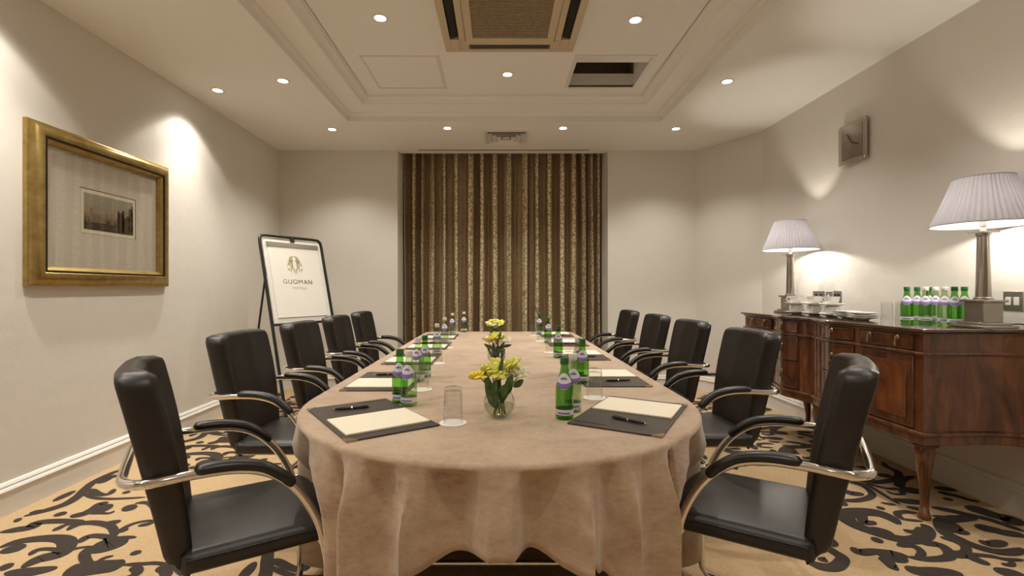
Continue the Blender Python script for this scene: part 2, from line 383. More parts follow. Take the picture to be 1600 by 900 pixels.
SR = [([(650,540),(600,500),(500,460),(380,450),(290,460),(280,500),(360,550),(470,590),(600,630),(740,650),(830,620),(850,560),(800,540)],.10),([(380,460),(400,520),(440,530),(480,520)],.06),
([(430,570),(520,590),(620,620)],.09),([(680,575),(730,590),(780,590),(800,560)],.045),([(490,420),(525,425),(555,430)],.04),([(455,645),(500,650),(540,655)],.055),([(960,360),(995,363),(1030,365)],.045),([(210,385),(250,390),(290,395)],.07),
([(320,700),(380,735),(480,730),(600,740),(720,770)],.06),([(500,720),(600,760),(700,770)],.11),([(540,770),(580,810),(610,840),(650,850)],.06),([(640,690),(700,685),(770,700),(810,740),(780,775)],.045),
([(820,680),(920,680),(990,720),(1000,770),(860,785),(720,770)],.055),([(940,630),(1030,650),(1110,690),(1120,730),(1060,745)],.05),([(1000,750),(1120,755),(1200,790),(1290,825)],.07),([(1110,745),(1300,765),(1400,785),(1530,790)],.035),
([(1370,820),(1440,825),(1440,800),(1400,780)],.03),([(1200,500),(1050,500),(960,520),(970,590),(1060,640),(1180,690),(1330,730),(1450,735),(1520,710)],.08),([(1010,520),(1050,580),(1150,600)],.08),([(1220,650),(1290,680),(1400,660)],.06),
([(1180,550),(1320,580),(1400,600),(1530,615)],.09),([(880,420),(1000,440),(1130,470),(1300,510),(1530,590)],.06),([(880,480),(1000,490),(1080,485),(1130,470)],.035),([(1110,410),(1220,440),(1340,480),(1440,500),(1440,540)],.12),
([(790,460),(700,450),(640,460),(680,500),(820,515)],.045),([(605,360),(700,375),(830,380)],.08),([(700,410),(760,425),(830,430)],.05),([(520,385),(580,395),(630,400)],.035),([(220,370),(350,370),(440,350),(460,320),(400,270),(290,240)],.05),
([(250,290),(320,320),(400,320)],.07),([(290,235),(420,260),(560,340),(660,400)],.035),([(420,250),(560,285),(640,290),(680,320),(620,325),(560,300)],.04),([(310,205),(430,240),(560,235),(640,210),(640,170),(560,130),(540,100)],.06),
([(340,205),(420,215),(480,215)],.05),([(350,130),(430,145),(440,170),(320,180)],.05),([(510,180),(550,195),(590,210)],.09),([(650,290),(730,300),(820,300)],.10),([(650,280),(660,240),(700,215),(760,200)],.06),([(900,285),(980,290),(1060,300)],.07),
([(920,310),(1060,340),(1140,365),(1220,380)],.06),([(1110,300),(1230,340),(1350,370)],.06),([(910,205),(1100,275),(1300,365),(1530,475)],.05),([(0,800),(60,820),(130,840),(210,835),(255,780),(190,730),(110,680)],.07),([(90,770),(120,785),(150,790)],.05),
([(80,640),(140,650),(210,655)],.12),([(690,835),(800,870),(950,870),(1100,890)],.08),([(1310,850),(1420,880),(1530,890)],.08)]
def towl(c_): return at(c_[0] / 4.09, 680 + c_[1] / 4.09, 0)
def towr(c_): return at(1260 + c_[0] / 4.5, 700 + c_[1] / 4.5, 0)
strokes = [([towl(p) for p in P], w_) for P, w_ in SL]
strokr = [([towr(p) for p in P], w_) for P, w_ in SR]
for P, w_ in strokes + strokr: ribbon(P, w_)
def mean(P): return (sum(p[0] for p in P) / len(P), sum(p[1] for p in P) / len(P))
def many(S, fn, keep):
    for P, w_ in S:
        Q = [fn(p) for p in P]; mx_, my_ = mean(Q)
        if keep(mx_, my_): ribbon(Q, w_)
# the repeat carries the same scrolls over the rest of the floor
for k in range(1, 4):
    many(strokes, lambda p: (p[0], p[1] + 1.20 * k), lambda x, y: y > 3.02 and y < 6.3 and x < -.9)
    many(strokr, lambda p: (p[0] - .12 * (k % 2), p[1] + 1.15 * k), lambda x, y: y > 3.25 and y < 5.7 and x > .8)
for k in range(0, 4):
    many(strokes, lambda p: (p[0] + 1.45, p[1] - .75 + 1.2 * k), lambda x, y: -1.15 < x < .4 and y < 5.8)
    many(strokr, lambda p: (p[0] - 1.35, p[1] - .55 + 1.15 * k), lambda x, y: .4 < x < 1.0 and y < 5.8 and y > 2.4)
for k in range(1, 4):
    many(strokes, lambda p: (p[0], p[1] - 1.2 * k), lambda x, y: y < 1.8 and y > YN)
    many(strokr, lambda p: (p[0], p[1] - 1.15 * k), lambda x, y: y < 1.75 and y > YN)
rf = random.Random(11)
for _ in range(46):                              # fill the stretches between the repeats
    S = rf.choice((strokes, strokr)); dx, dy = rf.uniform(-3.4, 3.4), rf.uniform(-3.6, 3.2)
    for P, w_ in S:
        Q = [(x + dx, y + dy) for x, y in P]; mx_, my_ = mean(Q)
        if not (XL < mx_ < XR and YN < my_ < 5.7): continue
        if (mx_ < -1.0 and 1.7 < my_ < 5.7) or (mx_ > .9 and 1.7 < my_ < 5.7): continue
        if min((mx_ - a) ** 2 + (my_ - b) ** 2 for a, b in seen) > .19 ** 2: ribbon(Q, w_)
st(fl.build('floor', [M['carpet'], M['scroll']], fixn=False))

# ------------------------------------------------------------------ ceiling fittings
def downlight_proto():
    t = empty('ceiling_downlight', (0, 0, 0))
    w = MB(); w.lathe([(.036, .0), (.038, -.004), (.050, -.006), (.054, -.001), (.054, 0)], n=28); w.build('trim_ring', M['trim'], t, smooth=40)
    w = MB(); w.lathe([(.0001, -.0035), (.036, -.0035)], n=28); w.build('lamp_face', M['bulb'], t)
    return t
dl = downlight_proto(); first = [True]
def downlight(x, y, z, label, power=P_DOWN, size=118, blend=.75, aim=None):
    t = dl if first[0] else dup(dl, (0, 0, 0))
    first[0] = False; t.location = (x, y, z); tag(t, label, 'ceiling light', 'recessed ceiling downlights')
    L = bpy.data.lights.new('downlight_beam', 'SPOT'); L.energy = power; L.color = WARM; L.spot_size = math.radians(size); L.spot_blend = blend
    L.shadow_soft_size = .03
    o = bpy.data.objects.new('downlight_beam', L); C.objects.link(o); o.parent = t; o.location = (0, 0, -.015)
    if power == P_ACCENT:                          # the tight hot core of the lamps by the wall
        L2 = L.copy(); L2.energy = 52; L2.spot_size = math.radians(78); L2.spot_blend = .9
        o2 = bpy.data.objects.new('downlight_core', L2); C.objects.link(o2); o2.parent = t; o2.location = (0, 0, -.016)
    if aim: o.rotation_euler = aim
    extra.append(o)
extra = []
def dpx(px, py, Z, label, **k):
    x, y = at(px, py, Z); downlight(x, y, Z, label, **k)
dpx(594, 28, ZT, 'round downlight inside the tray ceiling, left of the air conditioner')
for i in range(0): pass
dpx(993, 31, ZT, 'round downlight inside the tray ceiling, right of the air conditioner')
dpx(793, 116, ZT, 'round downlight in the tray between the closed panel and the open hatch')
dpx(340, 141, ZC, 'bright downlight close to the left wall above the gold framed picture', power=P_ACCENT, size=104, blend=.18)
dpx(442, 126, ZC, 'downlight on the low ceiling between the left wall and the tray')
dpx(1136, 127, ZC, 'downlight on the low ceiling to the right of the tray')
dpx(519, 202, ZC, 'far downlight left, leftmost of the row before the curtain')
dpx(699, 200, ZC, 'far downlight just left of the square air vent')
dpx(880, 200, ZC, 'far downlight just right of the square air vent')
dpx(1056, 201, ZC, 'far downlight right, rightmost of the row before the curtain')
# out of view: wall and side rows continued, the other downlights added as fill
downlight(-2.33, 2.35, ZC, 'downlight close to the left wall, above the picture and out of frame', power=P_ACCENT, size=104, blend=.18)
downlight(-2.33, .7, ZC, 'downlight close to the left wall beside the camera', power=P_ACCENT, size=104, blend=.18)
for (x, y, lab) in ((-1.75, 2.5, 'downlight beside the tray on the left, above the second chair'), (-1.75, 1.2, 'downlight on the left low ceiling above the nearest chair'),
        (1.82, 2.5, 'downlight beside the tray on the right, above the sideboard front'), (1.82, 1.2, 'downlight on the right low ceiling above the nearest chair'),
        (-1.75, -.2, 'unseen downlight added as fill light behind and left of the camera'), (1.82, -.2, 'unseen downlight added as fill light behind and right of the camera'),
        (.05, .6, 'unseen downlight added as fill light over the near table end'), (.05, -.6, 'unseen downlight added as fill light straight behind the camera')):
    downlight(x, y, ZC, lab, power=P_DOWN * (.45 if x == .05 else .42 if x > 1 else 1))

# air conditioner cassette
ax0, ay1 = at(697, 80, ZT - .02); ax1 = at(895, 80, ZT - .02)[0]; ay0 = ay1 - (ax1 - ax0); aw = ax1 - ax0; axc = (ax0 + ax1) / 2; ayc = (ay0 + ay1) / 2
t = empty('air_conditioner', (axc, ayc, ZT), label='square beige four-way air conditioner cassette in the tray ceiling', cat='air conditioner')
h = aw / 2; w = MB()
gh, s0, s1, sl = h * .66, h * .765, h * .90, h * .62
def frame_ring(w, a, b_, z0, z1, mi=0):
    w.box(-a, a, b_, a, z0, z1, mi); w.box(-a, a, -a, -b_, z0, z1, mi); w.box(-a, -b_, -b_, b_, z0, z1, mi); w.box(b_, a, -b_, b_, z0, z1, mi)
frame_ring(w, h, s1, -.028, 0); frame_ring(w, s0, gh + .004, -.028, 0)
for sx in (-1, 1):
    for sy in (-1, 1):
        w.box(*sorted((sx * s0, sx * s1)), *sorted((sy * sl, sy * s1)), -.028, 0); w.box(*sorted((sx * sl, sx * s0)), *sorted((sy * s0, sy * s1)), -.028, 0)
w.build('casing', M['beige'], t, bevel=.004)
w = MB(); w.box(-h * .98, h * .98, -h * .98, h * .98, -.004, -.001); w.build('air_slot', M['dark'], t)
w = MB(); frame_ring(w, gh, gh - .05, -.034, -.02); w.build('intake_frame', M['beige'], t, bevel=.003)
w = MB(); g2 = gh - .05; w.box(-g2, g2, -g2, g2, -.024, -.018)
for k in range(26):
    y = -g2 + (k + .5) * 2 * g2 / 26; w.box(-g2, g2, y - .006, y + .004, -.030, -.024)
w.build('intake_grille', M['grille'], t)
for k in range(4):
    w = MB(); c, s_ = math.cos(k * PI / 2), math.sin(k * PI / 2); r_ = (s0 + s1) / 2
    w.obox((c * r_, s_ * r_, -.018), (-s_ * (sl - .012), c * (sl - .012), 0), (c * .022, s_ * .022, -.008), (0, 0, .002)); w.build('louvre', M['black'], t)

# ceiling panel, hatch, square vent, slot diffuser
def rect_frame(name, x0, x1, y0, y1, z, wd, m_, parent, th=.008):
    w = MB(); w.box(x0, x1, y0, y0 + wd, z - th, z); w.box(x0, x1, y1 - wd, y1, z - th, z); w.box(x0, x0 + wd, y0 + wd, y1 - wd, z - th, z); w.box(x1 - wd, x1, y0 + wd, y1 - wd, z - th, z)
    return w.build(name, m_, parent)
px0, px1, py0, py1 = -1.085, -.47, 3.735, 4.345
t = empty('ceiling_access_panel', ((px0 + px1) / 2, (py0 + py1) / 2, ZT), label='closed square access panel in the tray, left of the air conditioner', cat='ceiling panel')
a, b_ = (px1 - px0) / 2, (py1 - py0) / 2
rect_frame('panel_frame', -a, a, -b_, b_, 0, .016, M['trim'], t, .007)
w = MB(); w.box(-a + .021, a - .021, -b_ + .021, b_ - .021, -.004, 0); w.build('panel', M['ceiling'], t)
t = empty('ceiling_hatch', ((HX0 + HX1) / 2, (HY0 + HY1) / 2, ZT), label='open ceiling hatch showing a dark recess, right of the air conditioner', cat='ceiling hatch')
a, b_ = (HX1 - HX0) / 2, (HY1 - HY0) / 2
rect_frame('hatch_frame', -a - .015, a + .015, -b_ - .015, b_ + .015, .002, .03, M['trim'], t, .009)
w = MB(); w.box(-a - .01, -a, -b_, b_, 0, .34); w.box(a, a + .01, -b_, b_, 0, .34); w.box(-a, a, b_, b_ + .01, 0, .125); w.box(-a, a, -b_ - .01, -b_, 0, .34)
w.build('hatch_lining', M['ceiling'], t)
w = MB(); w.box(-a, a, b_ + .01, b_ + .25, .12, .125); w.box(-a, a, b_ + .25, b_ + .26, .08, .34); w.box(-a, a, -b_, b_ + .26, .34, .35); w.box(-a - .01, -a, b_, b_ + .26, .08, .34); w.box(a, a + .01, b_, b_ + .26, .08, .34)
w.build('ceiling_void', mat('raw_plaster', (.26, .22, .18), .9), t)
w = MB(); w.box(-a, a, -b_, -b_ + .115, .003, .013); w.build('shelf_panel', M['trim'], t)

vx0, vy0 = at(757, 224, ZC); vx1 = at(824, 224, ZC)[0]; vy1 = at(760, 206, ZC)[1]
t = empty('ceiling_vent', ((vx0 + vx1) / 2, (vy0 + vy1) / 2, ZC), label='small square louvred air vent in the ceiling before the curtain', cat='ceiling vent')
w = MB(); w.box(-.24, .24, -.24, .24, -.004, 0); w.build('vent_plate', M['trim'], t)
w = MB()
for k, r_ in enumerate((.20, .15, .10, .05)): frame_ring(w, r_, r_ - .011, -.006, -.0035)
w.build('vent_gap', M['dark'], t)
w = MB()
for k, r_ in enumerate((.185, .135, .085)):
    for q in range(4):
        c, s_ = math.cos(q * PI / 2), math.sin(q * PI / 2)
        w.obox((c * r_, s_ * r_, -.012), (-s_ * r_, c * r_, 0), (c * .014, s_ * .014, -.008), (0, 0, .0015))
w.build('vent_blade', M['trim'], t)
sx0, sy = at(653, 234, ZC); sx1 = at(920, 234, ZC)[0]
t = empty('slot_diffuser', ((sx0 + sx1) / 2, sy, ZC), label='long narrow air slot in the ceiling running along the curtain head', cat='air diffuser')
a = (sx1 - sx0) / 2
w = MB(); w.box(-a, a, -.028, -.018, -.006, 0); w.box(-a, a, .018, .028, -.006, 0); w.build('slot_frame', M['trim'], t)
w = MB(); w.box(-a, a, -.018, .018, -.002, 0); w.build('slot_opening', M['dark'], t)

# ------------------------------------------------------------------ curtains
ridge = [634, 651, 664, 679, 697, 716, 740, 756, 777, 799, 824, 841, 861, 881, 899, 913, 925, 936]
YC = 6.17
rx = [(p - CX) / F * YC for p in ridge]
def curtain(x0, x1, label, seed):
    rr = random.Random(seed); n = int((x1 - x0) / .005); rows = 26
    w = MB(); R = [r_ for r_ in rx]
    uacc = 0; prev = None; cols = []
    for i in range(n + 1):
        x = x0 + (x1 - x0) * i / n
        k = max([j for j in range(len(R)) if R[j] <= x] + [0]); a = R[k]; b2 = R[k + 1] if k + 1 < len(R) else R[k] + .1
        t = max(0, min(1, (x - a) / (b2 - a)))
        # pleat: short bright flank then a deep tucked valley
        amp = .080 + .02 * math.sin(k * 2.3)
        yy = -amp * (math.cos(2 * PI * (t ** .62)) * .5 + .5) - .012 * math.sin(4 * PI * t + k)
        if prev is not None: uacc += math.hypot(x - prev[0], yy - prev[1])
        prev = (x, yy); cols.append((x, yy, uacc, k, t))
    vs = []; uvs = []
    for j in range(rows + 1):
        z = .02 + (3.06 - .02) * j / rows; s_ = 1 - .25 * sstep(1.2, 3.0, z)
        for (x, yy, u, k, t_) in cols:
            sway = .012 * math.sin(z * 1.3 + k * 1.7) * (1 - z / 3.1)
            vs.append((x + sway, YC + yy * s_ + .01 * math.sin(z * 2.1 + k), z)); uvs.append((u, z))
    W = len(cols); fs = [(j * W + i, j * W + i + 1, (j + 1) * W + i + 1, (j + 1) * W + i) for j in range(rows) for i in range(W - 1)]
    w.add(vs, fs)
    o = w.build('curtain', M['curtain'], smooth=80, fixn=False)
    me = o.data; ul = me.uv_layers.new(name='UVMap')
    for l in me.loops: ul.data[l.index].uv = uvs[l.vertex_index]
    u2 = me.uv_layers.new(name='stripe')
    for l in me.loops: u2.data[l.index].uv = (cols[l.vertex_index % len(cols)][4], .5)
    so = o.modifiers.new('solid', 'SOLIDIFY'); so.thickness = .003
    tag(o, label, 'curtain', 'brown and gold brocade curtains')
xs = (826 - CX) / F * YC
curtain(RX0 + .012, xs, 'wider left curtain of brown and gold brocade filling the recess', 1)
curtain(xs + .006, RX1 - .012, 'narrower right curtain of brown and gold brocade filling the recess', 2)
w = MB(); w.box(RX0 + .01, RX1 - .01, YC - .02, YC + .02, 3.07, 3.10); tag(w.build('curtain_rail', M['trim']), 'white curtain rail hidden in the head of the recess', 'curtain rail')

# ------------------------------------------------------------------ table and cloth
ZCN, RT, YF = 2.025, .783, 5.17
t = empty('conference_table', (0, 3.2, 0), label='long dark conference table standing under the tan cloth', cat='table')
arc = [(RT * .90 * math.sin(a), ZCN - RT * .90 * math.cos(a)) for a in [math.radians(-90 + 180 * k / 36) for k in range(37)]]
pts = [(x, y - 3.2) for x, y in arc] + [(RT * .90, YF - .08 - 3.2), (-RT * .90, YF - .08 - 3.2)]
w = MB(); w.prism(pts, .705, .738); w.build('tabletop', M['wood'], t)
w = MB()
for y in (-1.55, .15, 1.75):
    for sx in (-.42, .42):
        w = MB(); w.box(sx - .025, sx + .025, y - .025, y + .025, .0, .705); w.build('leg', M['black_metal'], t)
w = MB(); w.tube([(-.42, -1.55, .265), (.42, -1.55, .265)], .009); w.build('crossbar', M['chrome'], t, smooth=50)
w = MB(); w.tube([(0, -1.5, .352), (0, 1.75, .352)], .012); w.build('stretcher', M['black_metal'], t, smooth=50)
for y in (.15, 1.75):
    w = MB(); w.tube([(-.42, y, .352), (.42, y, .352)], .009); w.build('crossbar', M['chrome'], t, smooth=50)

# folds of the near end: photo column -> outward push
def px2phi(px):
    k = (px - CX) / F; lo, hi = -1.3, 1.3
    for _ in range(50):
        m_ = (lo + hi) / 2
        if RT * math.sin(m_) / (ZCN - RT * math.cos(m_)) < k: lo = m_
        else: hi = m_
    return lo
FO = [(530, -.010), (548, .030), (598, -.022), (641, .038), (655, .012), (715, -.028), (765, .022), (800, .022), (835, -.030), (880, -.005), (914, .036), (930, .004), (950, -.012), (984, .026), (1008, -.006), (1038, .036), (1050, -.02)]
FO = [(px2phi(p), v_) for p, v_ in FO]
HE = [(-3, .10), (-.80, .10), (-.52, .28), (-.33, .46), (px2phi(641), .484), (px2phi(712), .528), (px2phi(782), .545), (px2phi(829), .537), (px2phi(908), .484), (px2phi(922), .50), (.36, .46), (.5, .30), (.80, .10), (3, .10)]
def lerp_tab(T, x):
    for i in range(len(T) - 1):
        if T[i][0] <= x <= T[i + 1][0]:
            t = (x - T[i][0]) / (T[i + 1][0] - T[i][0]); a, b_ = T[i][1], T[i + 1][1]
            if T is FO: t = (1 - math.cos(PI / 2 * t)) if b_ > a else math.sin(PI / 2 * t)   # rounded valleys, crisp ridges
            else: t = t * t * (3 - 2 * t)
            return a * (1 - t) + b_ * t
    return T[0][1] if x < T[0][0] else T[-1][1]
outline = []                                    # (x, y, nx, ny, fold, hem, tuck)
NA = 420
amax = PI / 2
for k in range(NA + 1):
    p = -amax + 2 * amax * k / NA
    if abs(p) < abs(FO[0][0]) or (FO[0][0] <= p <= FO[-1][0]): f = lerp_tab(FO, p)
    else: f = .022 * math.sin(abs(p) * 17 + 1)
    tuck = .165 * sstep(.68, .86, abs(p)) * (1 - sstep(1.25, 1.5, abs(p)))
    outline.append((RT * math.sin(p), ZCN - RT * math.cos(p), math.sin(p), -math.cos(p), f, lerp_tab(HE, p) - (.028 if abs(p) < .45 else 0) * (1 - sstep(.33, .45, abs(p))), tuck))
def side(x, y0, y1, nx, n=300):
    for k in range(1, n + 1):
        y = y0 + (y1 - y0) * k / n
        outline.append((x, y, nx, 0, .022 * math.sin(y * 23 + math.sin(y * 5) * 2) - .006, .10, 0))
side(RT, ZCN, YF - .13, 1)
for k in range(1, 9):
    a = PI / 2 * k / 8; outline.append((RT - .13 + .13 * math.cos(a), YF - .13 + .13 * math.sin(a), math.cos(a), math.sin(a), .02, .10, 0))
for k in range(1, 60):
    x = RT - .13 - (2 * RT - .26) * k / 60; outline.append((x, YF, 0, 1, .015 * math.sin(x * 25), .10, 0))
for k in range(0, 9):
    a = PI / 2 + PI / 2 * k / 8; outline.append((-(RT - .13) + .13 * math.cos(a), YF - .13 + .13 * math.sin(a), math.cos(a), math.sin(a), .02, .10, 0))
side(-RT, YF - .13, ZCN + .001, -1)
outline.pop()
w = MB(); N = len(outline); vs = []; fs = []
rows = [('i', .35), ('i', .10), ('i', .03)] + [('r', a) for a in (0, .2, .4, .6, .8, 1.0)] + [('h', t_) for t_ in [.03, .07, .12, .18, .25, .33, .42, .52, .62, .72, .82, .92, 1.0]]
rr_ = .014
for kind, v_ in rows:
    for (x, y, nx, ny, f, hem, tk) in outline:
        if kind == 'i' and v_ > .3: p = (x * .5, ZCN + (y - ZCN) * (.5 if y < ZCN else .9), TZ)
        elif kind == 'i': p = (x - nx * (v_ if v_ > .3 else v_ + rr_), y - ny * (v_ if v_ > .3 else v_ + rr_), TZ)
        elif kind == 'r':
            a = v_ * PI / 2; d = -rr_ + rr_ * math.sin(a) * (1 + 0); p = (x + nx * d, y + ny * d, TZ - rr_ * (1 - math.cos(a)))
        else:
            zz = TZ - rr_ - (TZ - rr_ - hem) * v_; dep = (TZ - zz)
            g = sstep(.0, .20, dep); g2 = sstep(-.01, .08, dep); d = (f * g * 1.5 if f > 0 else f * g2 * 1.8) + .006 * g - tk * sstep(.08, .30, dep) * (1 if zz > -1 else 0)
            p = (x + nx * d, y + ny * d, zz)
        vs.append(p)
for j in range(len(rows) - 1):
    for i in range(N): fs.append((j * N + i, j * N + (i + 1) % N, (j + 1) * N + (i + 1) % N, (j + 1) * N + i))
# middle of the top
vs2 = vs; fs.append(list(range(N)))
w.add(vs2, fs)
o = w.build('tablecloth', M['cloth'], smooth=75, fixn=True)
so = o.modifiers.new('solid', 'SOLIDIFY'); so.thickness = .003; so.offset = -1
tag(o, 'tan suede-like tablecloth draped in folds over the long conference table', 'tablecloth')

# ------------------------------------------------------------------ chairs
def make_chair():
    t = empty('conference_chair', (0, 0, 0))
    # seat
    def ed(d, r_): d = max(0, min(1, d / r_)); return 1 - math.sqrt(max(0, 1 - (1 - d) ** 2))
    def seatpt(top):
        def f(s, u):
            W, y0, y1 = .238, -.15, .285
            s2 = math.copysign(abs(s) ** .85, s); u2 = math.copysign(abs(u) ** .85, u)
            x = W * s2; y = (y0 + y1) / 2 + (y1 - y0) / 2 * u2
            cx_ = W - .04; cy_ = (y1 - y0) / 2 - .04; yy = y - (y0 + y1) / 2
            if abs(x) > cx_ and abs(yy) > cy_:
                dx, dy = abs(x) - cx_, abs(yy) - cy_; m_ = max(dx, dy); l = math.hypot(dx, dy)
                if l > 0: x = math.copysign(cx_ + dx * m_ / l, x); yy = math.copysign(cy_ + dy * m_ / l, yy); y = yy + (y0 + y1) / 2
            d = min(W - abs(x), (y1 - y0) / 2 - abs(yy)); e = ed(d, .022)
            if top: z = .462 + .016 * (1 - s * s) * (1 - u * u * .6) - .022 * e - .02 * sstep(.7, 1, u)
            else: z = .402 + .014 * e - .0 * u
            return (x, y, z)
        return f
    w = MB(); w.slab(26, 26, seatpt(True), seatpt(False)); w.build('seat', M['leather'], t, smooth=60)
    w = MB()
    sp_ = [(-.236, -.13, .447), (-.2375, 0, .447), (-.2375, .15, .447), (-.236, .24, .440), (-.20, .283, .432), (0, .286, .432), (.20, .283, .432), (.236, .24, .440), (.2375, .15, .447), (.2375, 0, .447), (.236, -.13, .447)]
    w.tube(catmull(sp_, 5), .0022, 6); w.build('seam', M['pad'], t, smooth=60)
    # backrest with thick forward wings
    def bk(front):
        def f(s, u):
            v = (u + 1) / 2; v = v ** .9
            Z0, Z1 = .385, .975; z = Z0 + (Z1 - Z0) * v
            Wd = .208 + .022 * sstep(0, .7, v); r_ = .05
            if z > Z1 - r_: q = (z - (Z1 - r_)) / r_; Wd = Wd - r_ + r_ * math.sqrt(max(0, 1 - q * q * .96))
            sa = math.copysign(abs(s) ** .9, s); x = Wd * sa
            z -= .018 * (x / .23) ** 2 * v * 0 
            wing = sstep(.35, 1.0, abs(sa)); lean = -.145 - .085 * v - .022 * math.sin(PI * v) * -1 * .0 - .018 * v * v
            yf = lean + .046 * wing * (1 - .25 * (1 - v)) + .010 * math.sin(PI * v)
            yb = lean - .052 + .012 * sa * sa - .010 * v + (.012) * (1 - v)
            d = min(Wd - abs(x), (Z1 - z) * 1.0, (z - Z0) * 1.0 + .0); e = ed(max(d, 0), .020)
            mid = (yf + yb) / 2; hf = (yf - yb) / 2; k = (1 - .50 * e)
            y = mid + hf * k if front else mid - hf * k
            if v < .12: z += (.04 * (1 - v / .12)) * (0 if front else 1)
            return (x, y, z)
        return f
    w = MB(); w.slab(44, 44, bk(True), bk(False)); w.build('backrest', M['leather'], t, smooth=60)
    # one continuous chrome tube: round the back, along the arms, down in front and back along the floor
    half = [(.0, -.283, .680), (.10, -.283, .680), (.185, -.278, .681), (.232, -.250, .683), (.25, -.205, .685), (.25, -.11, .688), (.25, -.02, .684), (.25, .06, .662), (.25, .125, .615), (.25, .18, .540), (.25, .222, .44), (.25, .243, .32), (.25, .25, .18), (.25, .25, .07),
            (.25, .235, .028), (.25, .19, .014), (.25, 0, .014), (.25, -.20, .014), (.235, -.245, .014), (.19, -.262, .014), (.0, -.262, .014)]
    full = half + [(-x, y, z) for x, y, z in half[-2:0:-1]]
    w = MB(); w.tube(catmull(full, 6, closed=True), .0135, 12, closed=True); w.build('tube_frame', M['chrome'], t, smooth=60)
    for sx in (-.25, .25):
        p = catmull([(sx, -.115, .699), (sx, -.06, .700), (sx, .0, .694), (sx, .06, .676), (sx, .11, .640), (sx, .142, .606)], 5); n_ = len(p)
        r_ = [.021 * math.sqrt(max(.05, 1 - abs(2 * i / (n_ - 1) - 1) ** 14)) for i in range(n_)]
        w = MB(); w.tube(p, r_, 14, sx=1.15, sy=.80); w.build('arm_pad', M['pad'], t, smooth=60)
    w = MB(); w.tube([(-.25, .235, .385), (.25, .235, .385)], .011, 10); w.tube([(-.17, .22, .39), (-.17, -.14, .392)], .010, 8); w.tube([(.17, .22, .39), (.17, -.14, .392)], .010, 8)
    w.build('seat_support', M['chrome'], t, smooth=60)
    return t
ch = make_chair()
R_ = math.radians
chairs = [(-.878, 1.603, -57.3, 'nearest black leather chair on the left, turned towards the round table end'),
    (-1.13, 2.55, -90, 'second nearest black leather chair along the left side of the table'),
    (-1.12, 3.31, -90, 'third black leather chair along the left side, before the flip chart'),
    (-1.12, 4.05, -90, 'fourth black leather chair along the left side, second from the curtain end'),
    (-1.12, 4.80, -90, 'farthest black leather chair on the left, beside the curtain end'),
    (.916, 1.669, 57, 'nearest black leather chair on the right, angled before the sideboard'),
    (1.14, 2.66, 90, 'second nearest black leather chair along the right side of the table'),
    (1.145, 3.48, 90, 'third black leather chair along the right side of the table'),
    (1.145, 4.25, 90, 'fourth black leather chair along the right side, second from the curtain'),
    (1.13, 5.10, 90, 'farthest black leather chair on the right, beside the curtain end')]
for i, (x, y, a, lab) in enumerate(chairs):
    if i == 0: ch.location = (x, y, 0); ch.rotation_euler = (0, 0, R_(a)); tag(ch, lab, 'chair', 'black leather conference chairs round the table')
    else: dup(ch, (x, y, 0), R_(a), label=lab, cat='chair', group='black leather conference chairs round the table')

# ------------------------------------------------------------------ place settings
def make_folder():
    t = empty('desk_blotter')
    w = MB(); w.box(-.235, .235, -.155, .155, 0, .006); w.build('board', M['blotter'], t, bevel=.002)
    for sx in (-1, 1):
        for sy in (-1,):
            w = MB(); a = sx * .236; b2 = sy * .156
            w.add([(a, b2, -.0002), (a - sx * .034, b2, -.0002), (a, b2 - sy * .034, -.0002), (a, b2, .0068), (a - sx * .034, b2, .0068), (a, b2 - sy * .034, .0068)], [(0, 1, 2), (3, 5, 4), (0, 3, 4, 1), (0, 2, 5, 3)])
            w.build('corner', M['brass'], t)
    w = MB(); w.box(-.205, -.202, .03, .14, .006, .0068); w.build('score_line', M['pad'], t)
    return t
def make_pad():
    w = MB(); w.box(-.105, .105, -.142, .142, 0, .006); return w.build('note_pad', M['cream'], bevel=.001)
def make_pen():
    t = empty('ballpoint_pen')
    w = MB(); w.tube([(-.062, 0, .006), (-.05, 0, .006), (.045, 0, .006), (.058, 0, .006)], [.0035, .0055, .006, .0045], 10); w.build('barrel', M['plastic'], t, smooth=50)
    w = MB(); w.tube([(-.074, 0, .006), (-.062, 0, .006)], [.0012, .0036], 10); w.build('tip', M['chrome'], t, smooth=50)
    w = MB(); w.tube([(-.004, 0, .006), (.001, 0, .006)], .0066, 10); w.tube([(.058, 0, .006), (.066, 0, .006)], [.0046, .003], 10); w.tube([(.02, 0, .0125), (.056, 0, .0135)], .0012, 6); w.build('clip', M['chrome'], t, smooth=50)
    return t
def make_glass():
    t = empty('water_glass')          # standing upside down on its paper coaster
    w = MB(); w.lathe([(.0335, 0), (.0335, .002), (.0305, .112), (.029, .119), (.022, .1215), (.0001, .1215)], n=28)
    w.lathe([(.0318, .0), (.0318, .002), (.0290, .103), (.026, .107), (.0001, .108)], n=28)
    w.lathe([(.0318, 0), (.0335, 0)], n=28)
    w.build('tumbler', M['glass'], t, smooth=50); return t
def make_coaster():
    w = MB(); w.lathe([(.0001, 0), (.046, 0), (.047, .001), (.046, .002), (.0001, .002)], n=32); return w.build('paper_coaster', M['paper'])
BP = [(.0001, .002), (.024, 0), (.0305, .004), (.0315, .012), (.0315, .098), (.0295, .118), (.0235, .140), (.0165, .160), (.0138, .176), (.0132, .196), (.0148, .198), (.0148, .203), (.0132, .204)]
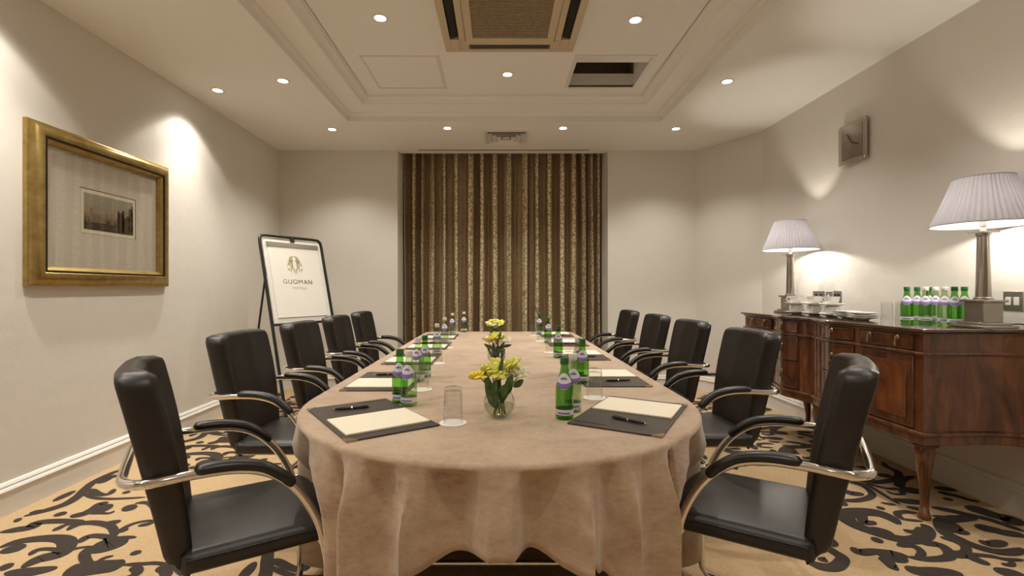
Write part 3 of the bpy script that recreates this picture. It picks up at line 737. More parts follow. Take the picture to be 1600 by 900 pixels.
def make_bottle(glass, cap):
    t = empty('water_bottle')
    w = MB(); w.lathe(BP, n=22); w.build('bottle_glass', glass, t, smooth=60)
    w = MB(); w.lathe([(.0145, .190), (.0155, .192), (.0155, .212), (.0145, .214), (.0001, .214)], n=20); w.build('cap', cap, t, smooth=50)
    w = MB(); n = 16
    for k in range(n):                            # shoulder label, shaped like a shield, facing the front
        pass
    def rad(z):
        for i in range(len(BP) - 1):
            if BP[i][1] <= z <= BP[i + 1][1] and i > 1: q = (z - BP[i][1]) / (BP[i + 1][1] - BP[i][1] + 1e-9); return BP[i][0] * (1 - q) + BP[i + 1][0] * q
        return .0315
    def patch(w, a0, a1, zlo, zhi, off, mi=0, n=16, m_=5):
        vs = []; fs = []
        for j in range(m_ + 1):
            for i in range(n + 1):
                a = a0 + (a1 - a0) * i / n; lo, hi = zlo(i / n), zhi(i / n); z = lo + (hi - lo) * j / m_; r_ = rad(z) + off
                vs.append((r_ * math.cos(a), r_ * math.sin(a), z))
        for j in range(m_):
            for i in range(n): fs.append((j * (n + 1) + i, j * (n + 1) + i + 1, (j + 1) * (n + 1) + i + 1, (j + 1) * (n + 1) + i))
        w.add(vs, fs, mi)
    w = MB(); patch(w, R_(-160), R_(-20), lambda q: .132 - .026 * math.sin(PI * q), lambda q: .136 + .026 * math.sin(PI * q) ** .7, .0006)
    patch(w, R_(-150), R_(-30), lambda q: .126 - .014 * math.sin(PI * q) - .004, lambda q: .132 - .006 * math.sin(PI * q), .0011, 1)
    patch(w, R_(-120), R_(-60), lambda q: .140, lambda q: .143 + .006 * math.sin(PI * q), .0011, 1)
    w.build('shoulder_label', [M['label'], M['purple']], t, smooth=60, fixn=False)
    w = MB(); patch(w, R_(-180), R_(180), lambda q: .018, lambda q: .037, .0006, 0, 30, 1)
    patch(w, R_(-130), R_(-50), lambda q: .022, lambda q: .028, .0011, 1, 12, 1)
    w.build('base_label', [M['label'], M['purple']], t, smooth=60, fixn=False)
    return t
fold, padp, pen, glass, coast = make_folder(), make_pad(), make_pen(), make_glass(), make_coaster()
bots = {'g': make_bottle(M['green_glass'], M['green_cap']), 'c': make_bottle(M['pale_glass'], M['white_cap'])}
used = set()
def put(proto, loc, rz, label, cat, group):
    if proto.name not in used:
        used.add(proto.name); proto.location = loc; proto.rotation_euler = (0, 0, rz); return tag(proto, label, cat, group)
    return dup(proto, loc, rz, label=label, cat=cat, group=group)
ORD = {0: 'nearest', 1: 'second nearest', 2: 'middle', 3: 'second farthest', 4: 'farthest'}
sets = [('left', k, x, y, a) for k, (x, y, a) in enumerate([(-.458, 1.707, -55), (-.555, 2.38, -90), (-.555, 3.13, -90), (-.555, 3.85, -90), (-.555, 4.58, -90)])] + \
       [('right', k, x, y, a) for k, (x, y, a) in enumerate([(.480, 1.752, 60), (.555, 2.47, 90), (.555, 3.30, 90), (.555, 4.05, 90), (.555, 4.78, 90)])]
CT = TZ + .0003
for sd, k, x, y, a in sets:
    r_ = R_(a); c, s_ = math.cos(r_), math.sin(r_)
    def L(u, v_): return (x + c * u - s_ * v_, y + s_ * u + c * v_)
    who = f'{ORD[k]} seat on the {sd} side of the table'
    put(fold, (x, y, CT), r_, f'dark brown desk blotter at the {who}', 'desk blotter', 'desk blotters on the table')
    p = L(.085, .0); put(padp, (p[0], p[1], CT + .0062), r_, f'cream note pad at the {who}', 'note pad', 'note pads on the blotters')
    p = L(-.125, -.02); put(pen, (p[0], p[1], CT + .0066), r_ + R_(100 if k else 75), f'black pen lying at the {who}', 'pen', 'pens on the blotters')
gl = [('left', 0, 708, 661), ('left', 1, 659, 609), ('left', 2, 683, 568), ('left', 3, 699, 543), ('left', 4, 707, 528),
      ('right', 0, 929, 622), ('right', 1, 889, 586), ('right', 2, 860, 551), ('right', 3, 845, 533), ('right', 4, 835, 524)]
for sd, k, px, py in gl:
    x, y = at(px, py, TZ); who = f'{ORD[k]} {sd} seat of the table'
    put(coast, (x, y, CT), 0, f'round white paper coaster at the {who}', 'coaster', 'paper coasters on the table')
    put(glass, (x, y, CT + .0023), 0, f'clear tumbler upside down on its coaster at the {who}', 'glass', 'upturned glasses on the table')
bt = [('left', 0, 'g', 625, 631, 'green water bottle behind the pale one at the nearest left blotter'),
      ('left', 0, 'c', 639, 636, 'pale green water bottle with white cap at the nearest left blotter'),
      ('left', 1, 'g', 664, 591, 'green water bottle with tilted label at the second left seat'),
      ('left', 1, 'c', 653, 598, 'pale water bottle beside the green one at the second left seat'),
      ('left', 2, 'c', 683, 556, 'pale green water bottle at the middle left seat'),
      ('left', 3, 'c', 695, 538, 'pale green water bottle at the second farthest left seat'),
      ('left', 4, 'c', 707, 525, 'pale water bottle with white cap at the farthest left seat'),
      ('left', 4, 'c', 725, 521, 'pale water bottle alone near the far edge, left of the flowers'),
      ('right', 0, 'g', 882, 656, 'green water bottle standing foremost, at the nearest right blotter'),
      ('right', 0, 'c', 895, 645, 'pale water bottle just behind the foremost green bottle on the right'),
      ('right', 1, 'g', 910, 601, 'green water bottle at the second nearest right seat'),
      ('right', 1, 'c', 903, 596, 'pale water bottle half behind the green one at the second right seat'),
      ('right', 2, 'g', 872, 561, 'green water bottle at the middle right seat'),
      ('right', 3, 'g', 856, 538, 'green water bottle at the second farthest right seat'),
      ('right', 4, 'g', 843, 525, 'green water bottle at the farthest right seat')]
for sd, k, kind, px, py, lab in bt:
    x, y = at(px, py - 2, TZ); put(bots[kind], (x, y, CT), R_(random.uniform(-15, 15)), lab, 'bottle', 'water bottles on the table')

# ------------------------------------------------------------------ flower vases
def petals(w, c, r_, n, mi, rr, cup=.6):
    c = Vector(c); ax = Vector((rr.uniform(-.5, .5), rr.uniform(-.8, .2), 1)).normalized()
    q = Vector((0, 0, 1)).rotation_difference(ax).to_matrix()
    for ring, (k, lift, sc_) in enumerate(((n, .25, 1.0), (n - 2, .75, .72), (3, 1.3, .45))):
        for i in range(k):
            a = 2 * PI * i / k + ring * .5
            d = Vector((math.cos(a) * math.cos(lift * cup * 1.6), math.sin(a) * math.cos(lift * cup * 1.6), math.sin(lift * cup * 1.6)))
            rot = q @ Vector((1, 0, 0)).rotation_difference(d).to_matrix()
            w.ball(c + q @ (d * r_ * .50 * sc_), r_ * .56 * sc_, 8, mi, (1, .62, .28), rot)
def leaf(w, a, b_, wd, mi=0):
    a, b_ = Vector(a), Vector(b_); d = (b_ - a); s_ = d.cross(Vector((.3, 1, .2))).normalized(); n_ = d.cross(s_).normalized(); vs = []; K = 8
    for k in range(K + 1):
        t = k / K; p = a + d * t + n_ * (.10 * d.length * math.sin(PI * t)); h = wd * math.sin(PI * min(1, t * .92 + .06)) ** .8
        vs += [p - s_ * h + n_ * h * .3, p, p + s_ * h + n_ * h * .3]
    fs = []
    for k in range(K): i = 3 * k; fs += [(i, i + 1, i + 4, i + 3), (i + 1, i + 2, i + 5, i + 4)]
    w.add(vs, fs, mi); w.add([v + n_ * .0008 for v in vs], [f[::-1] for f in fs], mi)
def vase(px, py, label, seed, blooms, leaves):
    x, y = at(px, py, TZ); rr = random.Random(seed)
    t = empty('flower_vase', (x, y, CT), label=label, cat='flower vase', group='small glass vases of yellow flowers')
    pr = [(.0001, .001), (.026, 0), (.040, .010), (.053, .030), (.057, .050), (.053, .072), (.043, .090), (.0405, .098), (.0425, .102)]
    w = MB(); w.lathe(pr, n=32); w.lathe([(r_ - .0025 if r_ > .01 else r_, z + .003 if z < .09 else z) for r_, z in pr], n=32); w.build('bowl', M['glass'], t, smooth=60)
    w = MB(); w.lathe([(.0001, .005), (.024, .006), (.037, .013), (.049, .031), (.0525, .046), (.0001, .046)], n=28); w.build('water', M['water'], t, smooth=40)
    w = MB()
    for (bx, by, bz, *_r) in blooms:
        a = rr.uniform(0, 6.28); w.tube(catmull([(math.cos(a) * .022, math.sin(a) * .022, .010), (bx * .2, by * .2, .07), (bx * .5, by * .5, .105), (bx, by, bz)], 4), .0022, 6)
    w.build('stems', M['green_leaf'], t, smooth=60)
    w = MB()
    for a_, b2, wd in leaves: leaf(w, a_, b2, wd)
    for k in range(16):
        a = rr.uniform(0, 6.28); r0 = rr.uniform(.0, .03); leaf(w, (math.cos(a) * r0, math.sin(a) * r0, .03 + rr.uniform(0, .05)), (math.cos(a) * rr.uniform(.035, .062), math.sin(a) * rr.uniform(.03, .055), rr.uniform(.09, .135)), rr.uniform(.006, .011))
    w.build('foliage', M['green_leaf'], t, smooth=60)
    for (bx, by, bz, r_, c_) in blooms:
        w = MB(); petals(w, (bx, by, bz), r_ * 1.42, 7, 0, rr); w.build('bloom', M[{'y': 'yellow', 'p': 'pale_yellow', 'w': 'white_petal'}[c_]], t, smooth=60)
B1 = [(-.068, -.02, .145, .030, 'y'), (-.030, 0, .172, .028, 'p'), (-.008, -.03, .165, .028, 'p'), (.040, -.01, .185, .032, 'p'), (-.005, .03, .178, .026, 'p'), (.002, -.03, .145, .020, 'y'), (.075, 0, .152, .026, 'w'), (.035, .0, .150, .018, 'w'), (.055, .03, .170, .020, 'p')]
LV1 = [((-.02, -.03, .10), (-.050, -.045, .170), .013), ((0, -.03, .12), (.014, -.035, .222), .009), ((-.02, -.04, .09), (-.01, -.052, .145), .012), ((.03, -.03, .10), (.045, -.04, .16), .014), ((.05, -.01, .11), (.085, -.01, .135), .012), ((.0, -.03, .08), (.03, -.05, .13), .016)]
vase(780, 652, 'nearest glass bowl of yellow and white flowers in the middle of the table', 3, B1, LV1)
B2 = [(-.030, -.02, .150, .030, 'y'), (.010, 0, .165, .028, 'p'), (.040, .02, .158, .026, 'p'), (-.060, 0, .145, .026, 'w'), (.045, -.02, .140, .026, 'w'), (.062, -.01, .145, .022, 'w'), (-.01, .03, .168, .024, 'y'), (.02, .03, .15, .022, 'p')]
vase(776, 569, 'second glass bowl of yellow and white flowers, behind the nearest one', 5, B2, [((.03, -.02, .11), (.09, -.02, .12), .010), ((-.02, -.02, .1), (-.075, -.02, .125), .012), ((0, -.02, .12), (.03, -.02, .20), .010)])
B3 = [(-.040, 0, .140, .028, 'p'), (.0, 0, .165, .028, 'p'), (.042, -.01, .150, .032, 'p'), (-.062, 0, .150, .022, 'w'), (-.015, -.02, .140, .026, 'w'), (.01, .02, .17, .024, 'y'), (-.03, .02, .165, .024, 'y')]
vase(774, 532, 'farthest glass bowl of yellow flowers, standing before the curtain', 8, B3, [((0, -.02, .1), (-.07, -.02, .12), .012), ((0, -.02, .1), (.07, -.02, .12), .012)])

# ------------------------------------------------------------------ sideboard
SY0, SY1, SXF, SXB = 2.45, 4.22, 2.15, 2.735
def fx(y):                                       # serpentine front
    def lobe(a, b_): 
        return 0 if not a < y < b_ else .034 * math.sin(PI * (y - a) / (b_ - a)) ** 2
    v_ = SXF - lobe(2.90, 3.24) - lobe(3.43, 3.77) + (.022 * math.sin(PI * (y - 3.24) / .19) ** 2 if 3.24 < y < 3.43 else 0)
    return v_
def plan(off, oend):
    P = []
    P.append((SXB, SY0 - .10 - oend)); 
    P = [(SXB, SY0 - .11 - oend), (2.70, SY0 - .10 - oend), (2.665, SY0 - .06 - oend), (2.62, SY0 - .015 - oend), (2.56, SY0 + .008 - oend), (2.46, SY0 + .016 - oend), (2.36, SY0 + .010 - oend), (2.20, SY0 - oend), (SXF - off, SY0 - oend)]
    n = 60
    for k in range(1, n): y = SY0 + (SY1 - SY0) * k / n; P.append((fx(y) - off, y))
    P += [(SXF - off, SY1 + oend), (2.36, SY1 - .01 + oend), (2.56, SY1 - .008 + oend), (2.70, SY1 + .08 + oend), (SXB, SY1 + .09 + oend)]
    if area2(P) < 0: P = P[::-1]
    return P
t = empty('sideboard', (2.45, 3.33, 0), label='long serpentine walnut sideboard on cabriole legs along the right wall', cat='sideboard')
def sbp(w, name, m_, **k):
    w.v = [(x - 2.45, y - 3.33, z) for x, y, z in w.v]; return w.build(name, m_, k.pop('parent', t), **k)
w = MB(); w.prism(plan(0, 0), .44, .975); sbp(w, 'carcass', M['wood'])
w = MB(); w.prism(plan(.012, .012), .968, .978); w.prism(plan(.028, .028), .980, .998); sbp(w, 'top', M['wood_top'], bevel=.006)
w = MB(); w.prism(plan(.014, .014), .862, .878); sbp(w, 'waist_moulding', M['wood'], bevel=.005)
w = MB(); w.prism(plan(.018, .018), .452, .470); w.prism(plan(.008, .008), .405, .452); sbp(w, 'base_moulding', M['wood'], bevel=.005)
def curved_panel(y0, y1, z0, z1, off, th=.010, n=16):
    w = MB(); f = lambda s, u, o_: (fx(y0 + (y1 - y0) * (s + 1) / 2) - o_, y0 + (y1 - y0) * (s + 1) / 2, z0 + (z1 - z0) * (u + 1) / 2)
    w.slab(n, 2, lambda s, u: f(s, u, off + th), lambda s, u: f(s, u, off - .004)); return w
def bead(w, y0, y1, z0, z1, off):
    pts = [(fx(y0 + (y1 - y0) * k / 14) - off, y0 + (y1 - y0) * k / 14, z1) for k in range(15)] + [(fx(y1 - (y1 - y0) * k / 14) - off, y1 - (y1 - y0) * k / 14, z0) for k in range(15)]
    w.tube(pts, .0038, 6, closed=True)
def handle(y, z, par):
    x = fx(y) - .012; w = MB()
    w.lathe([(.0001, 0), (.014, 0), (.012, .003), (.004, .005), (.004, .010), (.006, .012), (.0001, .013)], n=14)
    w.v = [(-vz, vy, vx) for vx, vy, vz in w.v]; w.v = [(a + x, b2 + y, c_ + z + .006) for a, b2, c_ in w.v]
    w.tube([(x - .011, y, z + .004), (x - .013, y, z - .008), (x - .012, y, z - .022), (x - .012, y, z - .034), (x - .012, y, z - .040)], [.003, .0035, .0055, .0075, .002], 10)
    w.v = [(a - 2.45, b2 - 3.33, c_) for a, b2, c_ in w.v]
    w.build('drop_handle', M['brass'], par, smooth=50)
def drawer(y0, y1, z0, z1, hs):
    w = curved_panel(y0, y1, z0, z1, 0, .008); d = sbp(w, 'drawer', M['wood'], smooth=30)
    w = MB(); bead(w, y0 + .006, y1 - .006, z0 + .006, z1 - .006, .009); sbp(w, 'bead', M['wood_top'], parent=d, smooth=60)
    for y in hs: handle(y, (z0 + z1) / 2 + .012, d)
drawer(3.80, 4.17, .886, .960, (4.08, 3.90)); drawer(3.46, 3.76, .886, .960, (3.60,)); drawer(2.92, 3.22, .886, .960, (3.06,)); drawer(2.50, 2.88, .886, .960, (2.79, 2.595))
drawer(3.46, 3.76, .68, .856, (3.60,)); drawer(3.46, 3.76, .480, .672, (3.60,)); drawer(2.92, 3.22, .68, .856, (3.06,)); drawer(2.92, 3.22, .480, .672, (3.06,))
def door(y0, y1):
    w = curved_panel(y0, y1, .480, .856, 0, .006); d = sbp(w, 'door', M['wood'], smooth=30)
    w = curved_panel(y0 + .045, y1 - .045, .525, .812, 0, .009); sbp(w, 'door_panel', M['wood_door'], parent=d, smooth=30)
    w = MB(); bead(w, y0 + .045, y1 - .045, .525, .812, .008); bead(w, y0 + .004, y1 - .004, .484, .852, .006); sbp(w, 'bead', M['wood_top'], parent=d, smooth=60)
door(2.50, 2.88); door(3.80, 4.17)
w = MB(); w.slab(16, 2, lambda s, u: (2.38 + .18 * s, SY0 + .012 - .010 * (1 - 0), .668 + .188 * u), lambda s, u: (2.38 + .18 * s, SY0 + .03, .668 + .188 * u)); sbp(w, 'end_panel', M['wood'], smooth=30)
def cabriole(x, y, dx, dy):
    l = math.hypot(dx, dy); dx, dy = dx / l, dy / l
    P = [(0, .412), (.006, .385), (.016, .35), (.016, .31), (.008, .26), (-.002, .20), (-.010, .14), (-.012, .09), (-.006, .055), (.006, .030), (.010, .016), (.008, 0)]
    Rr = [.044, .046, .046, .040, .034, .027, .022, .019, .019, .025, .030, .027]
    pts = catmull([(x + dx * o_, y + dy * o_, z) for o_, z in P], 4); n_ = len(pts); rs = []
    for i in range(n_):
        q = i / 4; k = min(int(q), len(Rr) - 2); f = q - k; rs.append(Rr[k] * (1 - f) + Rr[k + 1] * f)
    w = MB(); w.tube(pts, rs, 14)
    leg = sbp(w, 'leg', M['wood'], smooth=70)
    w = MB(); w.lathe([(.050, 0), (.062, .006), (.060, .016), (.050, .024)], (x, y, .378), 8, cap0=True, cap1=True); w.lathe([(.066, 0), (.066, .012)], (x, y, .398), 8, cap0=True, cap1=True); sbp(w, 'leg_collar', M['wood'], parent=leg, bevel=.004)
cabriole(2.225, 2.53, -1, -1); cabriole(2.225, 3.33, -1, 0); cabriole(2.225, 4.13, -1, 1); cabriole(2.69, 2.39, -.3, -1); cabriole(2.675, 4.2, -.3, 1)

# ------------------------------------------------------------------ table lamps on the sideboard
SZ = .9985
def lamp(x, y, label):
    t = empty('table_lamp', (x, y, SZ), label=label, cat='table lamp', group='silver column lamps on the sideboard')
    w = MB(); w.box(-.092, .092, -.092, .092, 0, .014); w.box(-.074, .074, -.074, .074, .014, .028); w.box(-.052, .052, -.052, .052, .028, .132); w.box(-.066, .066, -.066, .066, .132, .146); w.build('base', M['pewter'], t, bevel=.003)
    w = MB(); w.lathe([(.040, .146), (.040, .154), (.032, .160), (.030, .170), (.0245, .475), (.032, .483), (.032, .493)], n=28, rf=lambda a, z: 1 + (.035 * math.cos(a * 14) if   .165 < z < .48 else 0)); w.build('column', M['pewter'], t, smooth=40)
    w = MB(); w.box(-.043, .043, -.043, .043, .493, .501); w.lathe([(.016, .501), (.012, .510), (.010, .515), (.010, .525), (.017, .530), (.017, .555), (.0001, .556)], n=16); w.build('lamp_holder', M['steel'], t, smooth=40)
    zb, zt, rb, rt, n = .535, .785, .215, .120, 220
    pl = lambda a, z: 1 + .034 * (abs(((a * 52 / (2 * PI)) % 1) * 2 - 1) - .5)
    pr = [(rb, zb), (rb - (rb - rt) * .33 - .003, zb + (zt - zb) * .33), (rb - (rb - rt) * .66 - .003, zb + (zt - zb) * .66), (rt, zt)]
    w = MB(); w.lathe(pr, n=n, rf=pl); w.build('lamp_shade', M['shade'], t, fixn=True)
    s_ = kids(t)[-1]
    w = MB(); w.tube([(rb * math.cos(a), rb * math.sin(a), zb + .003) for a in [2 * PI * k / 48 for k in range(48)]], .0035, 6, closed=True)
    w.build('shade_trim', M['shade'], t, smooth=60); w = MB(); w.tube([(rt * math.cos(a), rt * math.sin(a), zt - .003) for a in [2 * PI * k / 48 for k in range(48)]], .0032, 6, closed=True)
    w.build('shade_trim', M['shade'], t, smooth=60)
    w = MB(); w.lathe([(rb - .006, zb + .002), (pr[1][0] - .007, pr[1][1]), (pr[2][0] - .007, pr[2][1]), (rt - .005, zt - .002)], n=64); w.build('shade_lining', M['shade'], t, smooth=60)
    w = MB()
    for k in range(3): a = k * 2 * PI / 3; w.tube([(0, 0, .55), (rt * math.cos(a), rt * math.sin(a), zt - .01)], .0015, 5)
    w.build('shade_carrier', M['steel'], t)
    w = MB(); w.lathe([(.012, .556), (.022, .57), (.030, .60), (.026, .625), (.012, .638), (.0001, .640)], n=18); w.build('bulb', M['glass'], t, smooth=60)
    L_ = bpy.data.lights.new('lamp_glow', 'POINT'); L_.energy = P_LAMP; L_.color = (1.0, .90, .78); L_.shadow_soft_size = .022
    o = bpy.data.objects.new('lamp_glow', L_); C.objects.link(o); o.parent = t; o.location = (0, 0, .605)
lamp(2.535, 2.53, 'silver column lamp with pleated shade nearest the camera on the sideboard')
lamp(2.50, 4.15, 'silver column lamp with pleated shade at the far end of the sideboard')

# crockery
def make_cup():
    t = empty('tea_cup')
    w = MB(); pr = [(.0001, .002), (.020, 0), (.022, .004), (.034, .018), (.040, .036), (.042, .052), (.0405, .052), (.038, .036), (.031, .019), (.0001, .008)]
    w.lathe(pr, n=24); w.build('bowl', M['china'], t, smooth=60)
    w = MB(); w.tube(catmull([(.038, 0, .042), (.055, 0, .044), (.062, 0, .030), (.050, 0, .018), (.034, 0, .018)], 5), .0032, 8); w.build('handle', M['china'], t, smooth=60)
    return t
def make_saucer():
    w = MB(); w.lathe([(.0001, .003), (.028, .002), (.030, 0), (.034, .004), (.060, .010), (.074, .016), (.0745, .018), (.060, .013), (.034, .007), (.0001, .006)], n=32); return w.build('saucer', M['china'], smooth=60)
cup, sau = make_cup(), make_saucer(); cup.scale = (1.22, 1.22, 1.22); sau.scale = (1.15, 1.15, 1.15)
lc = [(2.40, 3.90), (2.42, 3.71), (2.43, 3.53)]
NM = ['farthest', 'middle', 'nearest']
for k, (x, y) in enumerate(lc):
    put(sau, (x, y, SZ + .0003), 0, f'{NM[k]} of the lower white saucers on the sideboard tray row', 'saucer', 'white saucers under the cups')
    put(cup, (x, y, SZ + .0090), R_(200 + 30 * k), f'{NM[k]} white cup of the lower row by the far lamp', 'cup', 'white cups on the sideboard')
    put(sau, (x, y, SZ + .0732), 0, f'{NM[k]} white saucer laid on top of the lower cups', 'saucer', 'white saucers between the cups')
    put(cup, (x, y, SZ + .0822), R_(170 - 30 * k), f'{NM[k]} white cup of the upper row by the far lamp', 'cup', 'white cups on the sideboard')
def make_stack(label, x, y, n=3):
    for k in range(n): put(sau, (x + .003 * (k % 2), y, SZ + .0003 + k * .0145), 0, f'white saucer {["lowest", "in the middle", "on top"][k]} in the {label}', 'saucer', 'loose saucer stacks on the sideboard')
make_stack('far stack beside the cups', 2.40, 3.33); make_stack('near stack before the glasses', 2.36, 3.14)
gy = [(2.62, 3.15), (2.56, 3.07), (2.48, 3.09)]
for k, (x, y) in enumerate(gy): put(glass, (x, y, SZ + .0005), 0, f'upturned clear glass on the sideboard, {["at the wall", "in the middle", "at the front"][k]} of three', 'glass', 'upturned glasses on the sideboard')
sb = [('g', 2.430, 2.880, 'green bottle, leftmost of the cluster on the sideboard'), ('g', 2.543, 2.940, 'green bottle second from left in the sideboard cluster'), ('c', 2.488, 2.820, 'white-capped bottle third from left in the sideboard cluster'),
      ('g', 2.652, 2.980, 'green-capped bottle standing behind the white-capped ones on the sideboard'), ('c', 2.583, 2.860, 'white-capped bottle in the middle of the sideboard cluster'), ('c', 2.526, 2.740, 'white-capped bottle just left of the two right green ones on the sideboard'),
      ('g', 2.505, 2.658, 'green bottle second from right in the sideboard cluster'), ('g', 2.619, 2.720, 'green bottle rightmost in the sideboard cluster, before the near lamp')]
for kd, x, y, lab in sb:
    put(bots[kd], (x, y, SZ + .0005), R_(-42), lab, 'bottle', 'water bottles on the sideboard')

# wall plates, plug and lead
def plate(y, z, wd, hh, n, label, dark=False):
    t = empty('wall_socket', (XR, y, z), label=label, cat='wall socket')
    w = MB(); w.box(-.006, 0, -wd / 2, wd / 2, -hh / 2, hh / 2); w.build('plate', M['steel'], t, bevel=.002)
    for k in range(n):
        yy = (k - (n - 1) / 2) * wd / (n + .4); w = MB(); w.box(-.010, -.006, yy - .014, yy + .014, -.024, .020); w.build('rocker' if not dark else 'socket_face', M['dark'] if dark else M['trim'], t, bevel=.0015)
def wpt(px, py): y = F * XR / (px - CX); return y, EYE - (py - CY) / F * y
y, z = wpt(1280, 463); plate(y, z, .15, .09, 2, 'chrome double wall socket above the cups, farthest of three', True)
y, z = wpt(1296, 464); plate(y, z, .075, .09, 1, 'narrow chrome wall plate above the cups, middle of three')
y, z = wpt(1309, 463); plate(y, z, .09, .09, 2, 'chrome wall plate above the cups, nearest of three', True)
y, z = wpt(1584, 470); plate(y, z, .10, .10, 2, 'chrome double switch on the right wall beside the near lamp')
w = MB(); x, y = 2.60, 2.44
w.tube(catmull([(2.645, 2.62, SZ + .004), (2.65, 2.55, SZ + .010), (2.68, 2.50, SZ + .020), (2.69, 2.46, SZ + .018), (2.71, 2.44, SZ + .012)], 6), .0035, 8); w.tube([(2.70, 2.455, SZ + .012), (2.725, 2.42, SZ + .011)], .010, 10)
tag(w.build('lamp_lead', M['plastic'], smooth=60), 'short black flex with plug lying on the sideboard beside the near lamp', 'cable')

# ------------------------------------------------------------------ framed picture
FY0, FY1, FZ0, FZ1 = 2.665, 3.80, 1.218, 2.150
fc = ((FY0 + FY1) / 2, (FZ0 + FZ1) / 2); fw, fh = (FY1 - FY0) / 2, (FZ1 - FZ0) / 2
t = empty('framed_picture', (XL, fc[0], fc[1]), label='wide gilt framed small engraving on the left wall', cat='picture')
def fringe(prof, m_, name):                       # prof: (inset from the edge, height off the wall)
    w = MB(); n = len(prof); vs = []
    for ins, hh in prof:
        for (sy, sz) in ((-1, -1), (1, -1), (1, 1), (-1, 1)): vs.append((hh, sy * (fw - ins), sz * (fh - ins)))
    fs = [(i * 4 + k, i * 4 + (k + 1) % 4, (i + 1) * 4 + (k + 1) % 4, (i + 1) * 4 + k) for i in range(n - 1) for k in range(4)]
    w.add(vs, fs); return w.build(name, m_, t, smooth=28, fixn=False)
fringe([(0, .001), (0, .026), (.004, .033), (.012, .036), (.020, .044), (.040, .058), (.060, .064), (.072, .062), (.078, .056)], M['gold'], 'outer_moulding')
fringe([(.078, .056), (.079, .058), (.088, .058), (.090, .048)], M['black'], 'black_fillet')
fringe([(.090, .048), (.094, .046), (.104, .034), (.112, .024), (.114, .010)], M['gold'], 'inner_moulding')
w = MB(); a, b_ = fw - .112, fh - .112; w.box(.004, .010, -a, a, -b_, b_); w.build('mount', M['mount'], t)
w = MB(); cy_, cz_ = .018, .012; pw, ph = .225, .140
frm = [(-pw, -ph), (pw, -ph), (pw, ph), (-pw, ph)]
w.add([(.0115, cy_ - pw, cz_ - ph), (.0115, cy_ + pw, cz_ - ph), (.0115, cy_ + pw, cz_ + ph), (.0115, cy_ - pw, cz_ + ph)], [(0, 1, 2, 3)]); w.build('print_border', M['cream'], t, fixn=False)
w = MB(); pw2, ph2 = pw - .020, ph - .024
w.box(.0112, .0128, cy_ - pw - .004, cy_ + pw + .004, cz_ + ph, cz_ + ph + .004); w.box(.0112, .0128, cy_ + pw, cy_ + pw + .005, cz_ - ph, cz_ + ph); w.build('bevel_line', M['brass'], t)
w = MB(); w.add([(.0122, cy_ - pw2, cz_ - ph2), (.0122, cy_ + pw2, cz_ - ph2), (.0122, cy_ + pw2, cz_ + ph2), (.0122, cy_ - pw2, cz_ + ph2)], [(0, 1, 2, 3)])
o = w.build('engraving', M['print'], t, fixn=False); ul = o.data.uv_layers.new(name='UVMap')
for li, uv in zip(o.data.polygons[0].loop_indices, [(0, 0), (1, 0), (1, 1), (0, 1)]): ul.data[li].uv = uv
w = MB()                                           # dark castle towers printed on the right of the engraving
def tower(a0, a1, h0, h1): w.add([(.0128, cy_ - pw2 + a * 2 * pw2, cz_ - ph2 + h_ * 2 * ph2) for a, h_ in ((a0, h0), (a1, h0), (a1, h1), (a0, h1))], [(0, 1, 2, 3)])
for a0, a1, h1 in ((.66, .79, .62), (.655, .69, .68), (.75, .80, .70), (.79, .84, .48), (.84, .93, .55), (.89, .99, .80), (.95, .985, .88), (.62, .68, .30)): tower(a0, a1, .05, h1)
w.build('castle_ink', mat('brown_ink', (.075, .055, .035), .8), t, fixn=False)
w = MB()
for a0, a1, h1 in ((.10, .17, .60), (.04, .07, .42), (.17, .30, .44), (.3, .42, .36), (.5, .58, .40)): tower(a0, a1, .22, h1)
w.build('far_castle_ink', mat('pale_brown_ink', (.21, .165, .105), .8), t, fixn=False)
w = MB(); w.box(.0155, .0165, -a, a, -b_, b_) if False else w.box(.018, .0195, -(fw - .110), fw - .110, -(fh - .110), fh - .110); w.build('glass_pane', M['pane'], t)

# ------------------------------------------------------------------ wall clock
def wz(px, py): y = F * (XR - .03) / (px - CX); return y, EYE - (py - CY) / F * y
y0_, _ = wz(1354, 179); y1_, _ = wz(1310, 190); zt_ = wz(1354, 180)[1]; zb_ = wz(1354, 246)[1]
t = empty('wall_clock', (XR, (y0_ + y1_) / 2, (zt_ + zb_) / 2), label='square smoky wall clock with metal studs high on the right wall', cat='clock')
a, b_ = (y1_ - y0_) / 2, (zt_ - zb_) / 2
w = MB(); w.box(-.030, -.022, -a, a, -b_, b_); w.build('front_panel', M['clock_glass'], t, bevel=.002)
w = MB(); w.box(-.033, -.030, -a * .74, a * .74, -b_ * .80, b_ * .78); w.build('dial', M['clock_face'], t, bevel=.001)
w = MB(); w.box(-.022, 0, -a * .8, a * .8, -b_ * .8, b_ * .8); w.build('case', M['black'], t)
w = MB()
w.tube([(-.036, 0, 0), (-.036, -.07, -.028)], .0035, 6); w.build('hour_hand', M['black'], t)
w = MB(); w.tube([(-.038, 0, 0), (-.038, .045, .075)], .0025, 6); w.build('minute_hand', M['black'], t)
for sy in (-1, 1):
    for sz in (-1, 1):
        w = MB(); w.ball((-.032, sy * a * .88, sz * b_ * .9), .008, 10, 0, (.6, 1, 1)); w.build('stud', M['chrome'], t, smooth=60)

